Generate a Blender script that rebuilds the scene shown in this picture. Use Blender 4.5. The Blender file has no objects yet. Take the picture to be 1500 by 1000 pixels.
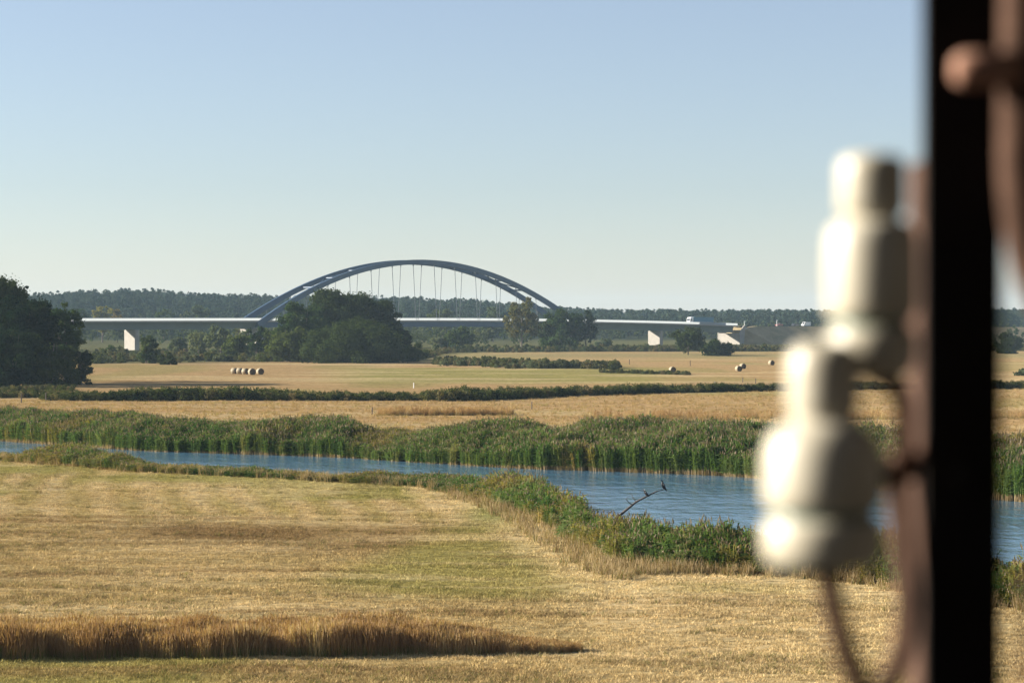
import bpy, math, random
import numpy as np
from mathutils import Vector, Matrix

# ------------------------------------------------------------------ scene, camera, light
SC = bpy.context.scene
COL = SC.collection
R = math.radians
F, H, HY = 3400.0, 12.5, 468.0            # focal length in photo pixels, eye height, horizon row

cam_d = bpy.data.cameras.new("camera")
cam = bpy.data.objects.new("camera", cam_d)
COL.objects.link(cam)
cam.location = (0, 0, H)
cam.rotation_euler = (R(90) - math.atan((500 - HY) / F), 0, 0)
cam_d.sensor_width = 36.0
cam_d.lens = F / 1500 * 36
cam_d.clip_start = 0.05
cam_d.clip_end = 20000
cam_d.dof.use_dof = True
cam_d.dof.focus_distance = 420
cam_d.dof.aperture_fstop = 3.6
SC.camera = cam

SUN_EL, SUN_B = R(20), R(9)              # elevation; how far behind straight-left the sun stands
sun_dir = Vector((-math.cos(SUN_B) * math.cos(SUN_EL), math.sin(SUN_B) * math.cos(SUN_EL), math.sin(SUN_EL)))
w = bpy.data.worlds.new("World")
SC.world = w
w.use_nodes = True
nt = w.node_tree
sky = nt.nodes.new("ShaderNodeTexSky")
sky.sky_type = 'NISHITA'
sky.sun_disc = False
sky.sun_elevation = SUN_EL
sky.sun_rotation = math.atan2(sun_dir.x, sun_dir.y)
sky.air_density = 1.0
sky.dust_density = 0.1
sky.ozone_density = 4.0
bg = nt.nodes["Background"]
bg.inputs[1].default_value = 0.053
hs_ = nt.nodes.new("ShaderNodeHueSaturation")       # a milky late summer sky
hs_.inputs["Saturation"].default_value = 0.74
nt.links.new(sky.outputs[0], hs_.inputs["Color"])
mt_ = nt.nodes.new("ShaderNodeMix"); mt_.data_type = 'RGBA'; mt_.blend_type = 'MULTIPLY'; mt_.inputs[0].default_value = 1
mt_.inputs[7].default_value = (1.05, 1.005, 1.03, 1)
nt.links.new(hs_.outputs[0], mt_.inputs[6])
nt.links.new(mt_.outputs[2], bg.inputs[0])

sl = bpy.data.lights.new("sun", 'SUN')
sl.energy = 5.0
sl.angle = R(0.53)
sl.color = (1.0, 0.92, 0.80)
sun = bpy.data.objects.new("sun", sl)
COL.objects.link(sun)
sun.location = sun_dir * 100
sun.rotation_euler = (-sun_dir).to_track_quat('-Z', 'Y').to_euler()

SC.view_settings.view_transform = 'Standard'
SC.view_settings.look = 'None'
SC.view_settings.gamma = 1
SC.view_settings.exposure = 1.42
SC.view_settings.use_curve_mapping = False
SC.render.engine = 'CYCLES'
SC.cycles.use_denoising = True
SC.cycles.max_bounces = 6
SC.cycles.diffuse_bounces = 3
SC.cycles.transparent_max_bounces = 6
SC.cycles.volume_bounces = 1
SC.cycles.sample_clamp_indirect = 4

# ------------------------------------------------------------------ helpers
def gp(px, py, z=0.0):
    """the place on the level z that the survey of the photograph gives"""
    d = (H - z) * F / (py - HY)
    return Vector(((px - 750) / F * d, d, z))

def at(px, py, d):
    return Vector(((px - 750) / F * d, d, H - (py - HY) / F * d))

def mesh_np(name, V, Q=None, T=None, mats=(), mi=None, smooth=False):
    """mesh from numpy: V verts, Q quads, T triangles (quads first in material index order)"""
    me = bpy.data.meshes.new(name)
    V = np.asarray(V, np.float32)
    parts, starts, tot = [], [], []
    n = 0
    if Q is not None and len(Q):
        Q = np.asarray(Q, np.int32); parts.append(Q.ravel()); starts.append(np.arange(len(Q)) * 4); tot.append(np.full(len(Q), 4)); n = len(Q) * 4
    if T is not None and len(T):
        T = np.asarray(T, np.int32); parts.append(T.ravel()); starts.append(n + np.arange(len(T)) * 3); tot.append(np.full(len(T), 3))
    L = np.concatenate(parts); S = np.concatenate(starts); C = np.concatenate(tot)
    me.vertices.add(len(V)); me.vertices.foreach_set("co", V.ravel())
    me.loops.add(len(L)); me.loops.foreach_set("vertex_index", L.astype(np.int32))
    me.polygons.add(len(S)); me.polygons.foreach_set("loop_start", S.astype(np.int32)); me.polygons.foreach_set("loop_total", C.astype(np.int32))
    for m in mats: me.materials.append(m)
    if mi is not None: me.polygons.foreach_set("material_index", np.asarray(mi, np.int32))
    me.polygons.foreach_set("use_smooth", np.full(len(S), smooth))
    me.update(calc_edges=True)
    return me

class MB:
    """collects simple solids into one mesh"""
    def __init__(s): s.V, s.Fc, s.M = [], [], []
    def add(s, verts, faces, m=0):
        b = len(s.V); s.V += [tuple(v) for v in verts]; s.Fc += [tuple(i + b for i in f) for f in faces]; s.M += [m] * len(faces)
    def box(s, c, size, m=0, mat=None, bev=0.0):
        x, y, z = size[0] / 2, size[1] / 2, size[2] / 2
        c = Vector(c)
        if bev <= 0:
            vs = [Vector((i * x, j * y, k * z)) for k in (-1, 1) for j in (-1, 1) for i in (-1, 1)]
            fs = [(0, 2, 3, 1), (4, 5, 7, 6), (0, 1, 5, 4), (2, 6, 7, 3), (0, 4, 6, 2), (1, 3, 7, 5)]
        else:                                # chamfered vertical outline and top
            o = [(-x + bev, -y), (x - bev, -y), (x, -y + bev), (x, y - bev), (x - bev, y), (-x + bev, y), (-x, y - bev), (-x, -y + bev)]
            q = 1 - bev / max(x, y)
            rings = [[(a * q, b * q, -z) for a, b in o], [(a, b, -z + bev) for a, b in o], [(a, b, z - bev) for a, b in o], [(a * q, b * q, z) for a, b in o]]
            vs = [Vector(p) for r in rings for p in r]
            fs = [tuple(range(7, -1, -1)), tuple(range(24, 32))]
            for k in range(3):
                for i in range(8): fs.append((k * 8 + i, k * 8 + (i + 1) % 8, (k + 1) * 8 + (i + 1) % 8, (k + 1) * 8 + i))
        if mat is not None: vs = [mat @ v for v in vs]
        s.add([v + c for v in vs], fs, m)
    def prism(s, poly, axis_a, axis_b, d, o, m=0):
        """extrude polygon given in axes a, b by vector d from origin o"""
        n = len(poly); o = Vector(o); a = Vector(axis_a); b = Vector(axis_b); d = Vector(d)
        p0 = [o + a * u + b * v for u, v in poly]
        s.add(p0 + [p + d for p in p0], [tuple(range(n - 1, -1, -1)), tuple(range(n, 2 * n))] + [(i, (i + 1) % n, n + (i + 1) % n, n + i) for i in range(n)], m)
    def tube(s, pts, rad, n=8, m=0, cap=True, squash=None):
        pts = [Vector(p) for p in pts]
        if not hasattr(rad, '__len__'): rad = [rad] * len(pts)
        up = None; rings = []
        for i, p in enumerate(pts):
            t = (pts[min(i + 1, len(pts) - 1)] - pts[max(i - 1, 0)]).normalized()
            if up is None:
                up = Vector((0, 0, 1)) if abs(t.z) < .9 else Vector((1, 0, 0))
            up = (up - t * up.dot(t)).normalized()
            sd = t.cross(up)
            k = squash or (1, 1)
            rings.append([p + (up * math.cos(2 * math.pi * j / n) * k[0] + sd * math.sin(2 * math.pi * j / n) * k[1]) * rad[i] for j in range(n)])
        vs = [v for r in rings for v in r]; fs = []
        for i in range(len(pts) - 1):
            for j in range(n): fs.append((i * n + j, i * n + (j + 1) % n, (i + 1) * n + (j + 1) % n, (i + 1) * n + j))
        if cap: fs += [tuple(range(n - 1, -1, -1)), tuple(range((len(pts) - 1) * n, len(pts) * n))]
        s.add(vs, fs, m)
    def lathe(s, prof, n=32, m=0, mat=None, c=(0, 0, 0)):
        vs = []
        for r, z in prof:
            for j in range(n): vs.append(Vector((r * math.cos(2 * math.pi * j / n), r * math.sin(2 * math.pi * j / n), z)))
        if mat is not None: vs = [mat @ v for v in vs]
        vs = [v + Vector(c) for v in vs]
        fs = []
        for i in range(len(prof) - 1):
            for j in range(n): fs.append((i * n + j, i * n + (j + 1) % n, (i + 1) * n + (j + 1) % n, (i + 1) * n + j))
        s.add(vs, fs, m)
    def mesh(s, name, mats, smooth=False):
        me = bpy.data.meshes.new(name); me.from_pydata(s.V, [], s.Fc)
        for m in (mats if isinstance(mats, (list, tuple)) else [mats]): me.materials.append(m)
        me.polygons.foreach_set("material_index", s.M)
        me.polygons.foreach_set("use_smooth", [smooth] * len(s.Fc))
        me.update(); return me
    def build(s, name, mats, parent=None, smooth=False, loc=None):
        return link(name, s.mesh(name, mats, smooth), parent, loc)

def link(name, me, parent=None, loc=None, rz=0.0):
    o = bpy.data.objects.new(name, me); COL.objects.link(o)
    if parent is not None: o.parent = parent
    if loc is not None: o.location = loc
    if rz: o.rotation_euler = (0, 0, rz)
    return o

def tag(o, label=None, cat=None, group=None, kind=None):
    if label: o["label"] = label
    if cat: o["category"] = cat
    if group: o["group"] = group
    if kind: o["kind"] = kind
    return o

def thing(name, loc, label, cat, group=None, rz=0.0):
    return tag(link(name, None, None, loc, rz), label, cat, group)

def smooth_by_angle(me, deg=40):
    me.set_sharp_from_angle(angle=R(deg)) if hasattr(me, "set_sharp_from_angle") else None

# ------------------------------------------------------------------ materials
def nodes_of(name):
    m = bpy.data.materials.new(name); m.use_nodes = True
    t = m.node_tree; t.nodes.clear()
    out = t.nodes.new("ShaderNodeOutputMaterial")
    return m, t, out

def N(t, kind, **kw):
    n = t.nodes.new(kind)
    for k, v in kw.items():
        if k.startswith("i_"):
            key = k[2:]; key = int(key) if key.isdigit() else key
            n.inputs[key].default_value = v
        else: setattr(n, k, v)
    return n

def ramp(t, stops):
    n = t.nodes.new("ShaderNodeValToRGB"); e = n.color_ramp.elements
    while len(e) < len(stops): e.new(0.5)
    for q, (p, c) in zip(e, stops): q.position = p; q.color = (*c, 1)
    return n

def noise(t, scale, vec=None, detail=4, rough=0.55, stretch=None):
    n = N(t, "ShaderNodeTexNoise", i_Scale=scale, i_Detail=detail, i_Roughness=rough)
    src = vec
    if stretch is not None:
        mp = N(t, "ShaderNodeMapping"); mp.inputs["Scale"].default_value = stretch
        t.links.new(vec, mp.inputs["Vector"]); src = mp.outputs[0]
    if src is not None: t.links.new(src, n.inputs["Vector"])
    return n

def paint(name, c1, c2=None, rough=0.6, scale=6.0, metal=0.0, bump=0.0, spec=0.5, coat=0.0):
    m, t, out = nodes_of(name)
    b = N(t, "ShaderNodeBsdfPrincipled", i_Roughness=rough, i_Metallic=metal)
    b.inputs["Specular IOR Level"].default_value = spec
    b.inputs["Coat Weight"].default_value = coat
    tc = N(t, "ShaderNodeTexCoord")
    n = noise(t, scale, tc.outputs["Object"], 5)
    c2 = c2 or tuple(x * .75 for x in c1)
    r = ramp(t, [(.3, c1), (.7, c2)])
    t.links.new(n.outputs[0], r.inputs[0]); t.links.new(r.outputs[0], b.inputs["Base Color"])
    if bump:
        bp = N(t, "ShaderNodeBump", i_Strength=bump, i_Distance=0.004); t.links.new(n.outputs[0], bp.inputs["Height"]); t.links.new(bp.outputs[0], b.inputs["Normal"])
    t.links.new(b.outputs[0], out.inputs[0])
    return m

def leaf(name, c1, c2, c3=None, trans=0.35, wscale=0.25, tr_tint=(1.15, 1.1, .55), inst=False):
    """foliage: diffuse plus translucent, colour wandering over the plant and from plant to plant"""
    m, t, out = nodes_of(name)
    g = N(t, "ShaderNodeNewGeometry")
    n = noise(t, wscale, g.outputs["Position"], 3, .6)
    oi = N(t, "ShaderNodeObjectInfo")
    a = N(t, "ShaderNodeMath", operation='MULTIPLY_ADD'); a.inputs[1].default_value = .5; a.inputs[2].default_value = -.25
    t.links.new(oi.outputs["Random"], a.inputs[0])
    a2 = N(t, "ShaderNodeMath", operation='ADD'); t.links.new(n.outputs[0], a2.inputs[0]); t.links.new(a.outputs[0], a2.inputs[1])
    st = [(.28, c1), (.62, c2)] + ([(.8, c3)] if c3 else [])
    r = ramp(t, st); t.links.new(a2.outputs[0], r.inputs[0])
    d = N(t, "ShaderNodeBsdfDiffuse"); t.links.new(r.outputs[0], d.inputs[0])
    tr = N(t, "ShaderNodeBsdfTranslucent")
    mx = N(t, "ShaderNodeMix", data_type='RGBA', blend_type='MULTIPLY'); mx.inputs[0].default_value = 1
    t.links.new(r.outputs[0], mx.inputs[6]); mx.inputs[7].default_value = (*tr_tint, 1); t.links.new(mx.outputs[2], tr.inputs[0])
    s = N(t, "ShaderNodeMixShader", i_0=trans); t.links.new(d.outputs[0], s.inputs[1]); t.links.new(tr.outputs[0], s.inputs[2])
    t.links.new(s.outputs[0], out.inputs[0])
    return m

M = {}
M['bark'] = paint("bark", (.09, .065, .045), (.16, .13, .10), .9, 3)
M['bark_pale'] = paint("bark_pale", (.22, .18, .13), (.13, .10, .075), .9, 3)
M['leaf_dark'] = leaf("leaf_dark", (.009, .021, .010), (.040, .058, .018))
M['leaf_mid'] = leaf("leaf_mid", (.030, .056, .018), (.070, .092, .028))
M['leaf_willow'] = leaf("leaf_willow", (.070, .095, .052), (.125, .145, .078))
M['leaf_yellow'] = leaf("leaf_yellow", (.10, .125, .030), (.21, .19, .050))
M['leaf_autumn'] = leaf("leaf_autumn", (.085, .090, .030), (.15, .115, .040), (.21, .14, .05))
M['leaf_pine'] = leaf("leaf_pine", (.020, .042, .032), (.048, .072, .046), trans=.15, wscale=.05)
M['leaf_hedge'] = leaf("leaf_hedge", (.030, .045, .018), (.085, .10, .035), (.15, .13, .06), wscale=.12)
M['leaf_scrub'] = leaf("leaf_scrub", (.055, .065, .035), (.12, .115, .055), (.17, .135, .075), wscale=.06)
M['reed_green'] = leaf("reed_green", (.070, .135, .038), (.140, .205, .062), (.21, .215, .085), wscale=.10, trans=.42)
M['reed_yellow'] = leaf("reed_yellow", (.16, .175, .045), (.27, .235, .07), (.33, .25, .10), wscale=.3, trans=.42)
M['reed_dry'] = leaf("reed_dry", (.27, .20, .11), (.42, .32, .18), trans=.2, wscale=.4)
M['reed_plume'] = leaf("reed_plume", (.20, .165, .11), (.32, .26, .18), trans=.3, wscale=.4)
M['grass_brown'] = leaf("grass_brown", (.25, .150, .075), (.40, .265, .135), (.50, .38, .20), trans=.3, wscale=.25)
M['grass_green'] = leaf("grass_green", (.085, .125, .030), (.19, .205, .060), trans=.3, wscale=.3)
M['straw'] = leaf("straw", (.36, .265, .105), (.56, .42, .185), (.43, .38, .13), trans=.2, wscale=.11)
def tinted_straw():
    m, t, out = nodes_of("meadow_straw")
    at_ = N(t, "ShaderNodeAttribute", attribute_name="tint"); at_.attribute_type = 'INSTANCER'
    oi = N(t, "ShaderNodeObjectInfo"); r = ramp(t, [(0, (.70, .68, .60)), (.5, (1.15, 1.13, 1.08)), (1, (1.6, 1.58, 1.5))]); t.links.new(oi.outputs["Random"], r.inputs[0])
    mx = N(t, "ShaderNodeMix", data_type='RGBA', blend_type='MULTIPLY'); mx.inputs[0].default_value = 1
    t.links.new(at_.outputs["Color"], mx.inputs[6]); t.links.new(r.outputs[0], mx.inputs[7])
    d = N(t, "ShaderNodeBsdfDiffuse"); t.links.new(mx.outputs[2], d.inputs[0]); tr = N(t, "ShaderNodeBsdfTranslucent"); t.links.new(mx.outputs[2], tr.inputs[0])
    s = N(t, "ShaderNodeMixShader", i_0=.2); t.links.new(d.outputs[0], s.inputs[1]); t.links.new(tr.outputs[0], s.inputs[2]); t.links.new(s.outputs[0], out.inputs[0]); return m
M['meadow_straw'] = tinted_straw()
M['straw_far'] = leaf("straw_far", (.31, .22, .10), (.43, .30, .145), (.30, .26, .10), trans=.2, wscale=.05)
M['steel_blue'] = paint("steel_blue", (.040, .085, .150), (.034, .070, .120), .5, .4)
M['concrete'] = paint("concrete", (.34, .31, .27), (.27, .25, .215), .85, .5)
M['girder'] = paint("girder", (.13, .17, .18), (.10, .135, .145), .7, .2)
M['pale_rail'] = paint("pale_rail", (.80, .82, .80), (.70, .73, .72), .45, .5)
M['asphalt'] = paint("asphalt", (.055, .055, .055), (.075, .073, .07), .9, .5)
def panel_mat():
    m, t, out = nodes_of("frosted_panel")
    d = N(t, "ShaderNodeBsdfDiffuse"); d.inputs[0].default_value = (.42, .44, .44, 1)
    tr = N(t, "ShaderNodeBsdfTranslucent"); tr.inputs[0].default_value = (.42, .45, .45, 1)
    s = N(t, "ShaderNodeMixShader", i_0=.6); t.links.new(d.outputs[0], s.inputs[1]); t.links.new(tr.outputs[0], s.inputs[2]); t.links.new(s.outputs[0], out.inputs[0]); return m
M['panel'] = panel_mat()
M['cable'] = paint("cable", (.10, .12, .14), None, .5)
M['white_paint'] = paint("white_paint", (.80, .80, .78), (.72, .72, .70), .35, 1, coat=.3)
M['red_paint'] = paint("red_paint", (.38, .13, .11), (.32, .10, .09), .35, 1, coat=.4)
M['dark_paint'] = paint("dark_paint", (.03, .035, .045), None, .3, 1, coat=.4)
M['teal_tarp'] = paint("teal_tarp", (.07, .20, .27), (.06, .17, .23), .55, .6)
M['tyre'] = paint("tyre", (.02, .02, .02), None, .85)
M['rim'] = paint("rim", (.45, .45, .46), None, .35, metal=.8)
M['glass'] = paint("glass", (.03, .04, .045), (.025, .03, .035), .08, .5)
M['wood_grey'] = paint("wood_grey", (.12, .10, .08), (.07, .055, .045), .9, 3)
M['post_white'] = paint("post_white", (.75, .73, .68), None, .7, 3)
M['hay'] = paint("hay", (.085, .065, .04), (.045, .035, .022), .95, 9, bump=.5)  # near-black: shade on the bale ends is put into the colour
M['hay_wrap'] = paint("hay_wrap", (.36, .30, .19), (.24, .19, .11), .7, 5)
M['black_post'] = paint("black_post", (.006, .006, .006), (.012, .009, .007), .9, 9, bump=.3, spec=.15)
M['feather'] = paint("feather", (.012, .013, .015), (.025, .025, .028), .5, 20)
M['glint_white'] = paint("glint_white", (.6, .6, .58), None, .7)
M['snag'] = paint("snag", (.06, .05, .042), (.10, .085, .07), .9, 6)

def rust(name, a, b, c):
    m, t, out = nodes_of(name)
    p = N(t, "ShaderNodeBsdfPrincipled", i_Roughness=.85); p.inputs["Specular IOR Level"].default_value = .2
    tc = N(t, "ShaderNodeTexCoord"); n = noise(t, 38, tc.outputs["Object"], 6, .65)
    r = ramp(t, [(.3, a), (.52, b), (.72, c)]); t.links.new(n.outputs[0], r.inputs[0]); t.links.new(r.outputs[0], p.inputs["Base Color"])
    bp = N(t, "ShaderNodeBump", i_Strength=.4, i_Distance=.002); t.links.new(n.outputs[0], bp.inputs["Height"]); t.links.new(bp.outputs[0], p.inputs["Normal"])
    t.links.new(p.outputs[0], out.inputs[0]); return m
M['rust'] = rust("rust", (.045, .024, .015), (.085, .045, .029), (.13, .074, .050))
M['rust_bolt'] = rust("rust_bolt", (.24, .12, .08), (.32, .17, .115), (.40, .24, .17))

def porcelain():
    m, t, out = nodes_of("porcelain")
    p = N(t, "ShaderNodeBsdfPrincipled", i_Roughness=.42)
    tc = N(t, "ShaderNodeTexCoord"); n = noise(t, 14, tc.outputs["Object"], 5, .6)
    r = ramp(t, [(.35, (.56, .515, .405)), (.62, (.49, .44, .33)), (.8, (.31, .265, .185))]); t.links.new(n.outputs[0], r.inputs[0]); t.links.new(r.outputs[0], p.inputs["Base Color"])
    t.links.new(p.outputs[0], out.inputs[0]); return m
M['porcelain'] = porcelain()
M['glaze_green'] = paint("glaze_green", (.13, .20, .15), (.10, .15, .12), .3, 12)

# ------------------------------------------------------------------ the land: ground sheet, river
NB = np.array([(-140, 300), (-80, 240), (-50, 211), (-46, 208), (-31, 191), (-18.7, 182), (-6.6, 173), (-2.4, 163), (.9, 151), (3.2, 134), (5.3, 120), (8.5, 116), (12.7, 114), (16.3, 111), (21.7, 101), (24, 97), (40, 78), (140, 20)], float)
FB = np.array([(-160, 345), (-90, 290), (-58, 266), (-35.9, 243), (-15.5, 232), (3.1, 214.5), (15, 208), (21, 204), (37.6, 180), (60, 150), (150, 60)], float)
def bank_n(x): return np.interp(x, NB[:, 0], NB[:, 1])
def bank_f(x): return np.interp(x, FB[:, 0], FB[:, 1])
def slope_of(fn, x): return (fn(x + 3) - fn(x - 3)) / 6
def d_near(x, y): return (y - bank_n(x)) / np.sqrt(1 + slope_of(bank_n, x) ** 2)      # metres past the near field edge
def d_far(x, y): return (bank_f(x) - y) / np.sqrt(1 + slope_of(bank_f, x) ** 2)       # metres from the far meadow edge
def sstep(a, b, x):
    t = np.clip((x - a) / (b - a), 0, 1); return t * t * (3 - 2 * t)

def vnoise(x, y, s, seed):
    """smooth value noise in numpy"""
    rs = np.random.RandomState(seed); G = rs.rand(256, 256)
    u, v = np.asarray(x) / s, np.asarray(y) / s
    i, j = np.floor(u).astype(int), np.floor(v).astype(int); f, g = u - i, v - j
    f = f * f * (3 - 2 * f); g = g * g * (3 - 2 * g)
    a, b, c, d = G[i % 256, j % 256], G[(i + 1) % 256, j % 256], G[i % 256, (j + 1) % 256], G[(i + 1) % 256, (j + 1) % 256]
    return (a * (1 - f) + b * f) * (1 - g) + (c * (1 - f) + d * f) * g

def hill(x, y):
    """wooded rise behind the bridge: higher on the left"""
    px = 750 + F * x / np.maximum(y, 50)
    prof = np.interp(px, [-900, -200, 0, 60, 130, 190, 240, 300, 420, 520, 600, 700, 760, 900, 1300, 2200], [6, 12, 15, 15.5, 18, 19.5, 18.5, 15.5, 14, 13.5, 13, 11, 7, 4, 4, 6])
    return prof * sstep(1450, 1850, y)

def ground_z(x, y):
    m = np.minimum(d_near(x, y), d_far(x, y))
    z = -2.1 * sstep(0, 6.5, m)
    z = z + (vnoise(x, y, 9, 3) - .5) * .22 * sstep(40, 60, y) + (vnoise(x, y, 2.3, 4) - .5) * .07 * (y < 320)
    z = np.where((m > -.1), np.minimum(z, 0.15), z)
    return z + hill(x, y)

def axis(segs):
    out = []
    for a, b, st in segs: out += list(np.arange(a, b, st))
    return np.array(out + [segs[-1][1]])
xs = axis([(-3600, -1200, 200), (-1200, -400, 50), (-400, -120, 10), (-120, -60, 2), (-60, 60, .8), (60, 120, 2), (120, 400, 10), (400, 1200, 50), (1200, 3600, 200)])
ys = axis([(-260, 60, 20), (60, 260, .8), (260, 450, 1.5), (450, 800, 4), (800, 1400, 10), (1400, 2200, 25), (2200, 6600, 200)])
GX, GY = np.meshgrid(xs, ys)
GZ = ground_z(GX, GY)
nx, ny = len(xs), len(ys)
ii = (np.arange(ny - 1)[:, None] * nx + np.arange(nx - 1)[None, :]).ravel()
quads = np.stack([ii, ii + 1, ii + nx + 1, ii + nx], 1)

# crops and grassland: each field its own colour
def field_colour(x, y):
    c = np.zeros(x.shape + (3,))
    straw = np.array((.40, .300, .140)); pale = np.array((.55, .43, .235)); tan = np.array((.42, .285, .140)); green = np.array((.21, .205, .070)); olive = np.array((.28, .245, .095)); scrub = np.array((.13, .13, .06)); brown = np.array((.215, .140, .062)); forest = np.array((.05, .06, .03)); mud = np.array((.10, .075, .05)); rose = np.array((.33, .22, .13))
    def mix(c, k, mask): return c * (1 - mask[..., None]) + k * mask[..., None]
    px = 750 + F * x / np.maximum(y, 30)
    c[:] = straw
    n1 = vnoise(x, y, 14, 11); n2 = vnoise(x, y, 5, 12); n3 = vnoise(x * .35, y * .9, 6, 13)
    # mown strips, about three metres wide, running towards the river bend
    st = np.sin((x + .16 * y + 4.0 * vnoise(x, y, 24, 5) + .8 * n2) * 2 * np.pi / 3.4)
    m = sstep(130, 150, y) * (d_near(x, y) < 0)
    c = mix(c, np.array((.31, .265, .085)), m * sstep(-.3, .9, st) * .55 * (.4 + n1))
    c = mix(c, pale, m * sstep(-.1, .9, -st) * .5 * (.4 + n2))
    # browner damp hollow across the meadow
    hol = np.exp(-((y - 132 - (x + 5) * -.35 - 5 * (n1 - .5)) / 7.5) ** 2) * sstep(-30, -16, x) * (1 - sstep(5, 9, x))
    c = mix(c, brown, np.clip(hol * (.55 + n2), 0, .92) * (y < 200))
    c = mix(c, np.array((.27, .25, .075)), sstep(.55, .75, n1) * .7 * (y < 200))
    c = mix(c, pale, sstep(.6, .85, n3) * .45 * (y < 200))
    n6 = vnoise(x * .12 + .2 * y, y, 1.8, 14)
    c = mix(c, brown * 1.15, sstep(.62, .85, n6) * .55 * (y < 150)); c = mix(c, pale, sstep(.62, .85, 1 - n6) * .4 * (y < 150))
    c = mix(c, pale, sstep(-2, 8, x) * (1 - sstep(112, 122, y)) * .55)
    # pale strip along the near bank
    dn = d_near(x, y)
    c = mix(c, pale * 1.05, sstep(-8, -2, dn + 2 * (n2 - .5)) * (dn < 2) * .8 * (x > -8))
    c = mix(c, np.array((.19, .215, .06)), np.exp(-((x + 1.2) / 1.6) ** 2 - ((y - 151) / 9) ** 2) * .8)
    # river banks
    c = mix(c, mud, sstep(0.5, 2.0, np.minimum(dn, d_far(x, y))))
    # beyond the river
    far = (d_far(x, y) < 0)
    cf = np.zeros_like(c); cf[:] = tan
    n4 = vnoise(x, y * .5, 22, 21); n5 = vnoise(x * .25, y, 9, 22)
    cf = mix(cf, pale, sstep(.45, .75, n5) * .5)
    cf = mix(cf, olive, sstep(.55, .8, n4) * .6)
    hedge_y = np.interp(px, [-200, 80, 400, 700, 850, 960, 1140, 1500], [372, 359, 357, 357, 379, 393, 405, 415])
    b = (y > hedge_y + 4)
    cb = np.zeros_like(c); cb[:] = tan * .96
    gm = sstep(430, 560, px) * (1 - sstep(930, 1010, px)) * sstep(440, 470, y) * (1 - sstep(590, 610, y))
    cb = mix(cb, np.array((.27, .255, .085)), gm * .85)
    cb = mix(cb, olive, sstep(.5, .75, n4) * .6)
    cb = mix(cb, pale, sstep(.55, .8, n5) * .5)
    ro = sstep(990, 1030, px) * (1 - sstep(440, 480, y)) * (y > 400)
    cb = mix(cb, rose, ro * .8)
    cf = np.where(b[..., None], cb, cf)
    lim = np.interp(px, [-300, 130, 350, 620, 700, 900, 1500], [470, 640, 660, 700, 860, 880, 900])
    cf = mix(cf, scrub, sstep(0, 40, y - lim))
    cf = mix(cf, np.array((.30, .25, .12)), np.exp(-((y - 810) / 60) ** 2) * sstep(620, 680, px) * .9)
    cf = mix(cf, forest, sstep(1300, 1500, y))
    return np.where(far[..., None], cf, c)
FC = field_colour(GX, GY)

def ground_material():
    m, t, out = nodes_of("meadow_ground")
    a = N(t, "ShaderNodeAttribute", attribute_name="field")
    g = N(t, "ShaderNodeNewGeometry")
    n1 = noise(t, 1.6, g.outputs["Position"], 8, .72, (.45, 1, 1))
    n2 = noise(t, .16, g.outputs["Position"], 5, .6, (.5, 1, 1))
    r1 = ramp(t, [(.36, (.32, .30, .24)), (.58, (1.3, 1.25, 1.2))])
    r2 = ramp(t, [(.3, (.80, .84, .78)), (.7, (1.15, 1.12, 1.1))])
    t.links.new(n1.outputs[0], r1.inputs[0]); t.links.new(n2.outputs[0], r2.inputs[0])
    m1 = N(t, "ShaderNodeMix", data_type='RGBA', blend_type='MULTIPLY'); m1.inputs[0].default_value = .8
    m2 = N(t, "ShaderNodeMix", data_type='RGBA', blend_type='MULTIPLY'); m2.inputs[0].default_value = .8
    t.links.new(a.outputs["Color"], m1.inputs[6]); t.links.new(r1.outputs[0], m1.inputs[7])
    t.links.new(m1.outputs[2], m2.inputs[6]); t.links.new(r2.outputs[0], m2.inputs[7])
    d = N(t, "ShaderNodeBsdfDiffuse", i_Roughness=.6); t.links.new(m2.outputs[2], d.inputs[0])
    bp = N(t, "ShaderNodeBump", i_Strength=.7, i_Distance=.12); t.links.new(n1.outputs[0], bp.inputs["Height"]); t.links.new(bp.outputs[0], d.inputs["Normal"])
    t.links.new(d.outputs[0], out.inputs[0]); return m
gme = mesh_np("ground", np.stack([GX, GY, GZ], -1).reshape(-1, 3), quads, mats=[ground_material()], smooth=True)
ca = gme.color_attributes.new("field", 'FLOAT_COLOR', 'POINT')
ca.data.foreach_set("color", np.concatenate([FC.reshape(-1, 3), np.ones((nx * ny, 1))], 1).astype(np.float32).ravel())
tag(link("ground", gme), "flat straw coloured river meadows reaching to the wooded rise", kind="structure")

def water_material():
    m, t, out = nodes_of("river_water")
    p = N(t, "ShaderNodeBsdfPrincipled", i_Roughness=.10, i_IOR=1.333)
    p.inputs["Base Color"].default_value = (.075, .165, .240, 1)
    g = N(t, "ShaderNodeNewGeometry")
    n1 = noise(t, .75, g.outputs["Position"], 4, .6, (1.15, .6, 1))
    n2 = noise(t, .22, g.outputs["Position"], 2, .5)
    mu = N(t, "ShaderNodeMath", operation='MULTIPLY'); t.links.new(n1.outputs[0], mu.inputs[0]); t.links.new(n2.outputs[0], mu.inputs[1])
    bp = N(t, "ShaderNodeBump", i_Strength=1.0, i_Distance=.34); t.links.new(mu.outputs[0], bp.inputs["Height"]); t.links.new(bp.outputs[0], p.inputs["Normal"])
    t.links.new(p.outputs[0], out.inputs[0]); return m
wm = MB(); wm.add([(-170, 30, -1), (170, 30, -1), (170, 360, -1), (-170, 360, -1)], [(0, 1, 2, 3)])
tag(wm.build("river_water", water_material()), "rippled blue river between reed banks", kind="structure")

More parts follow.
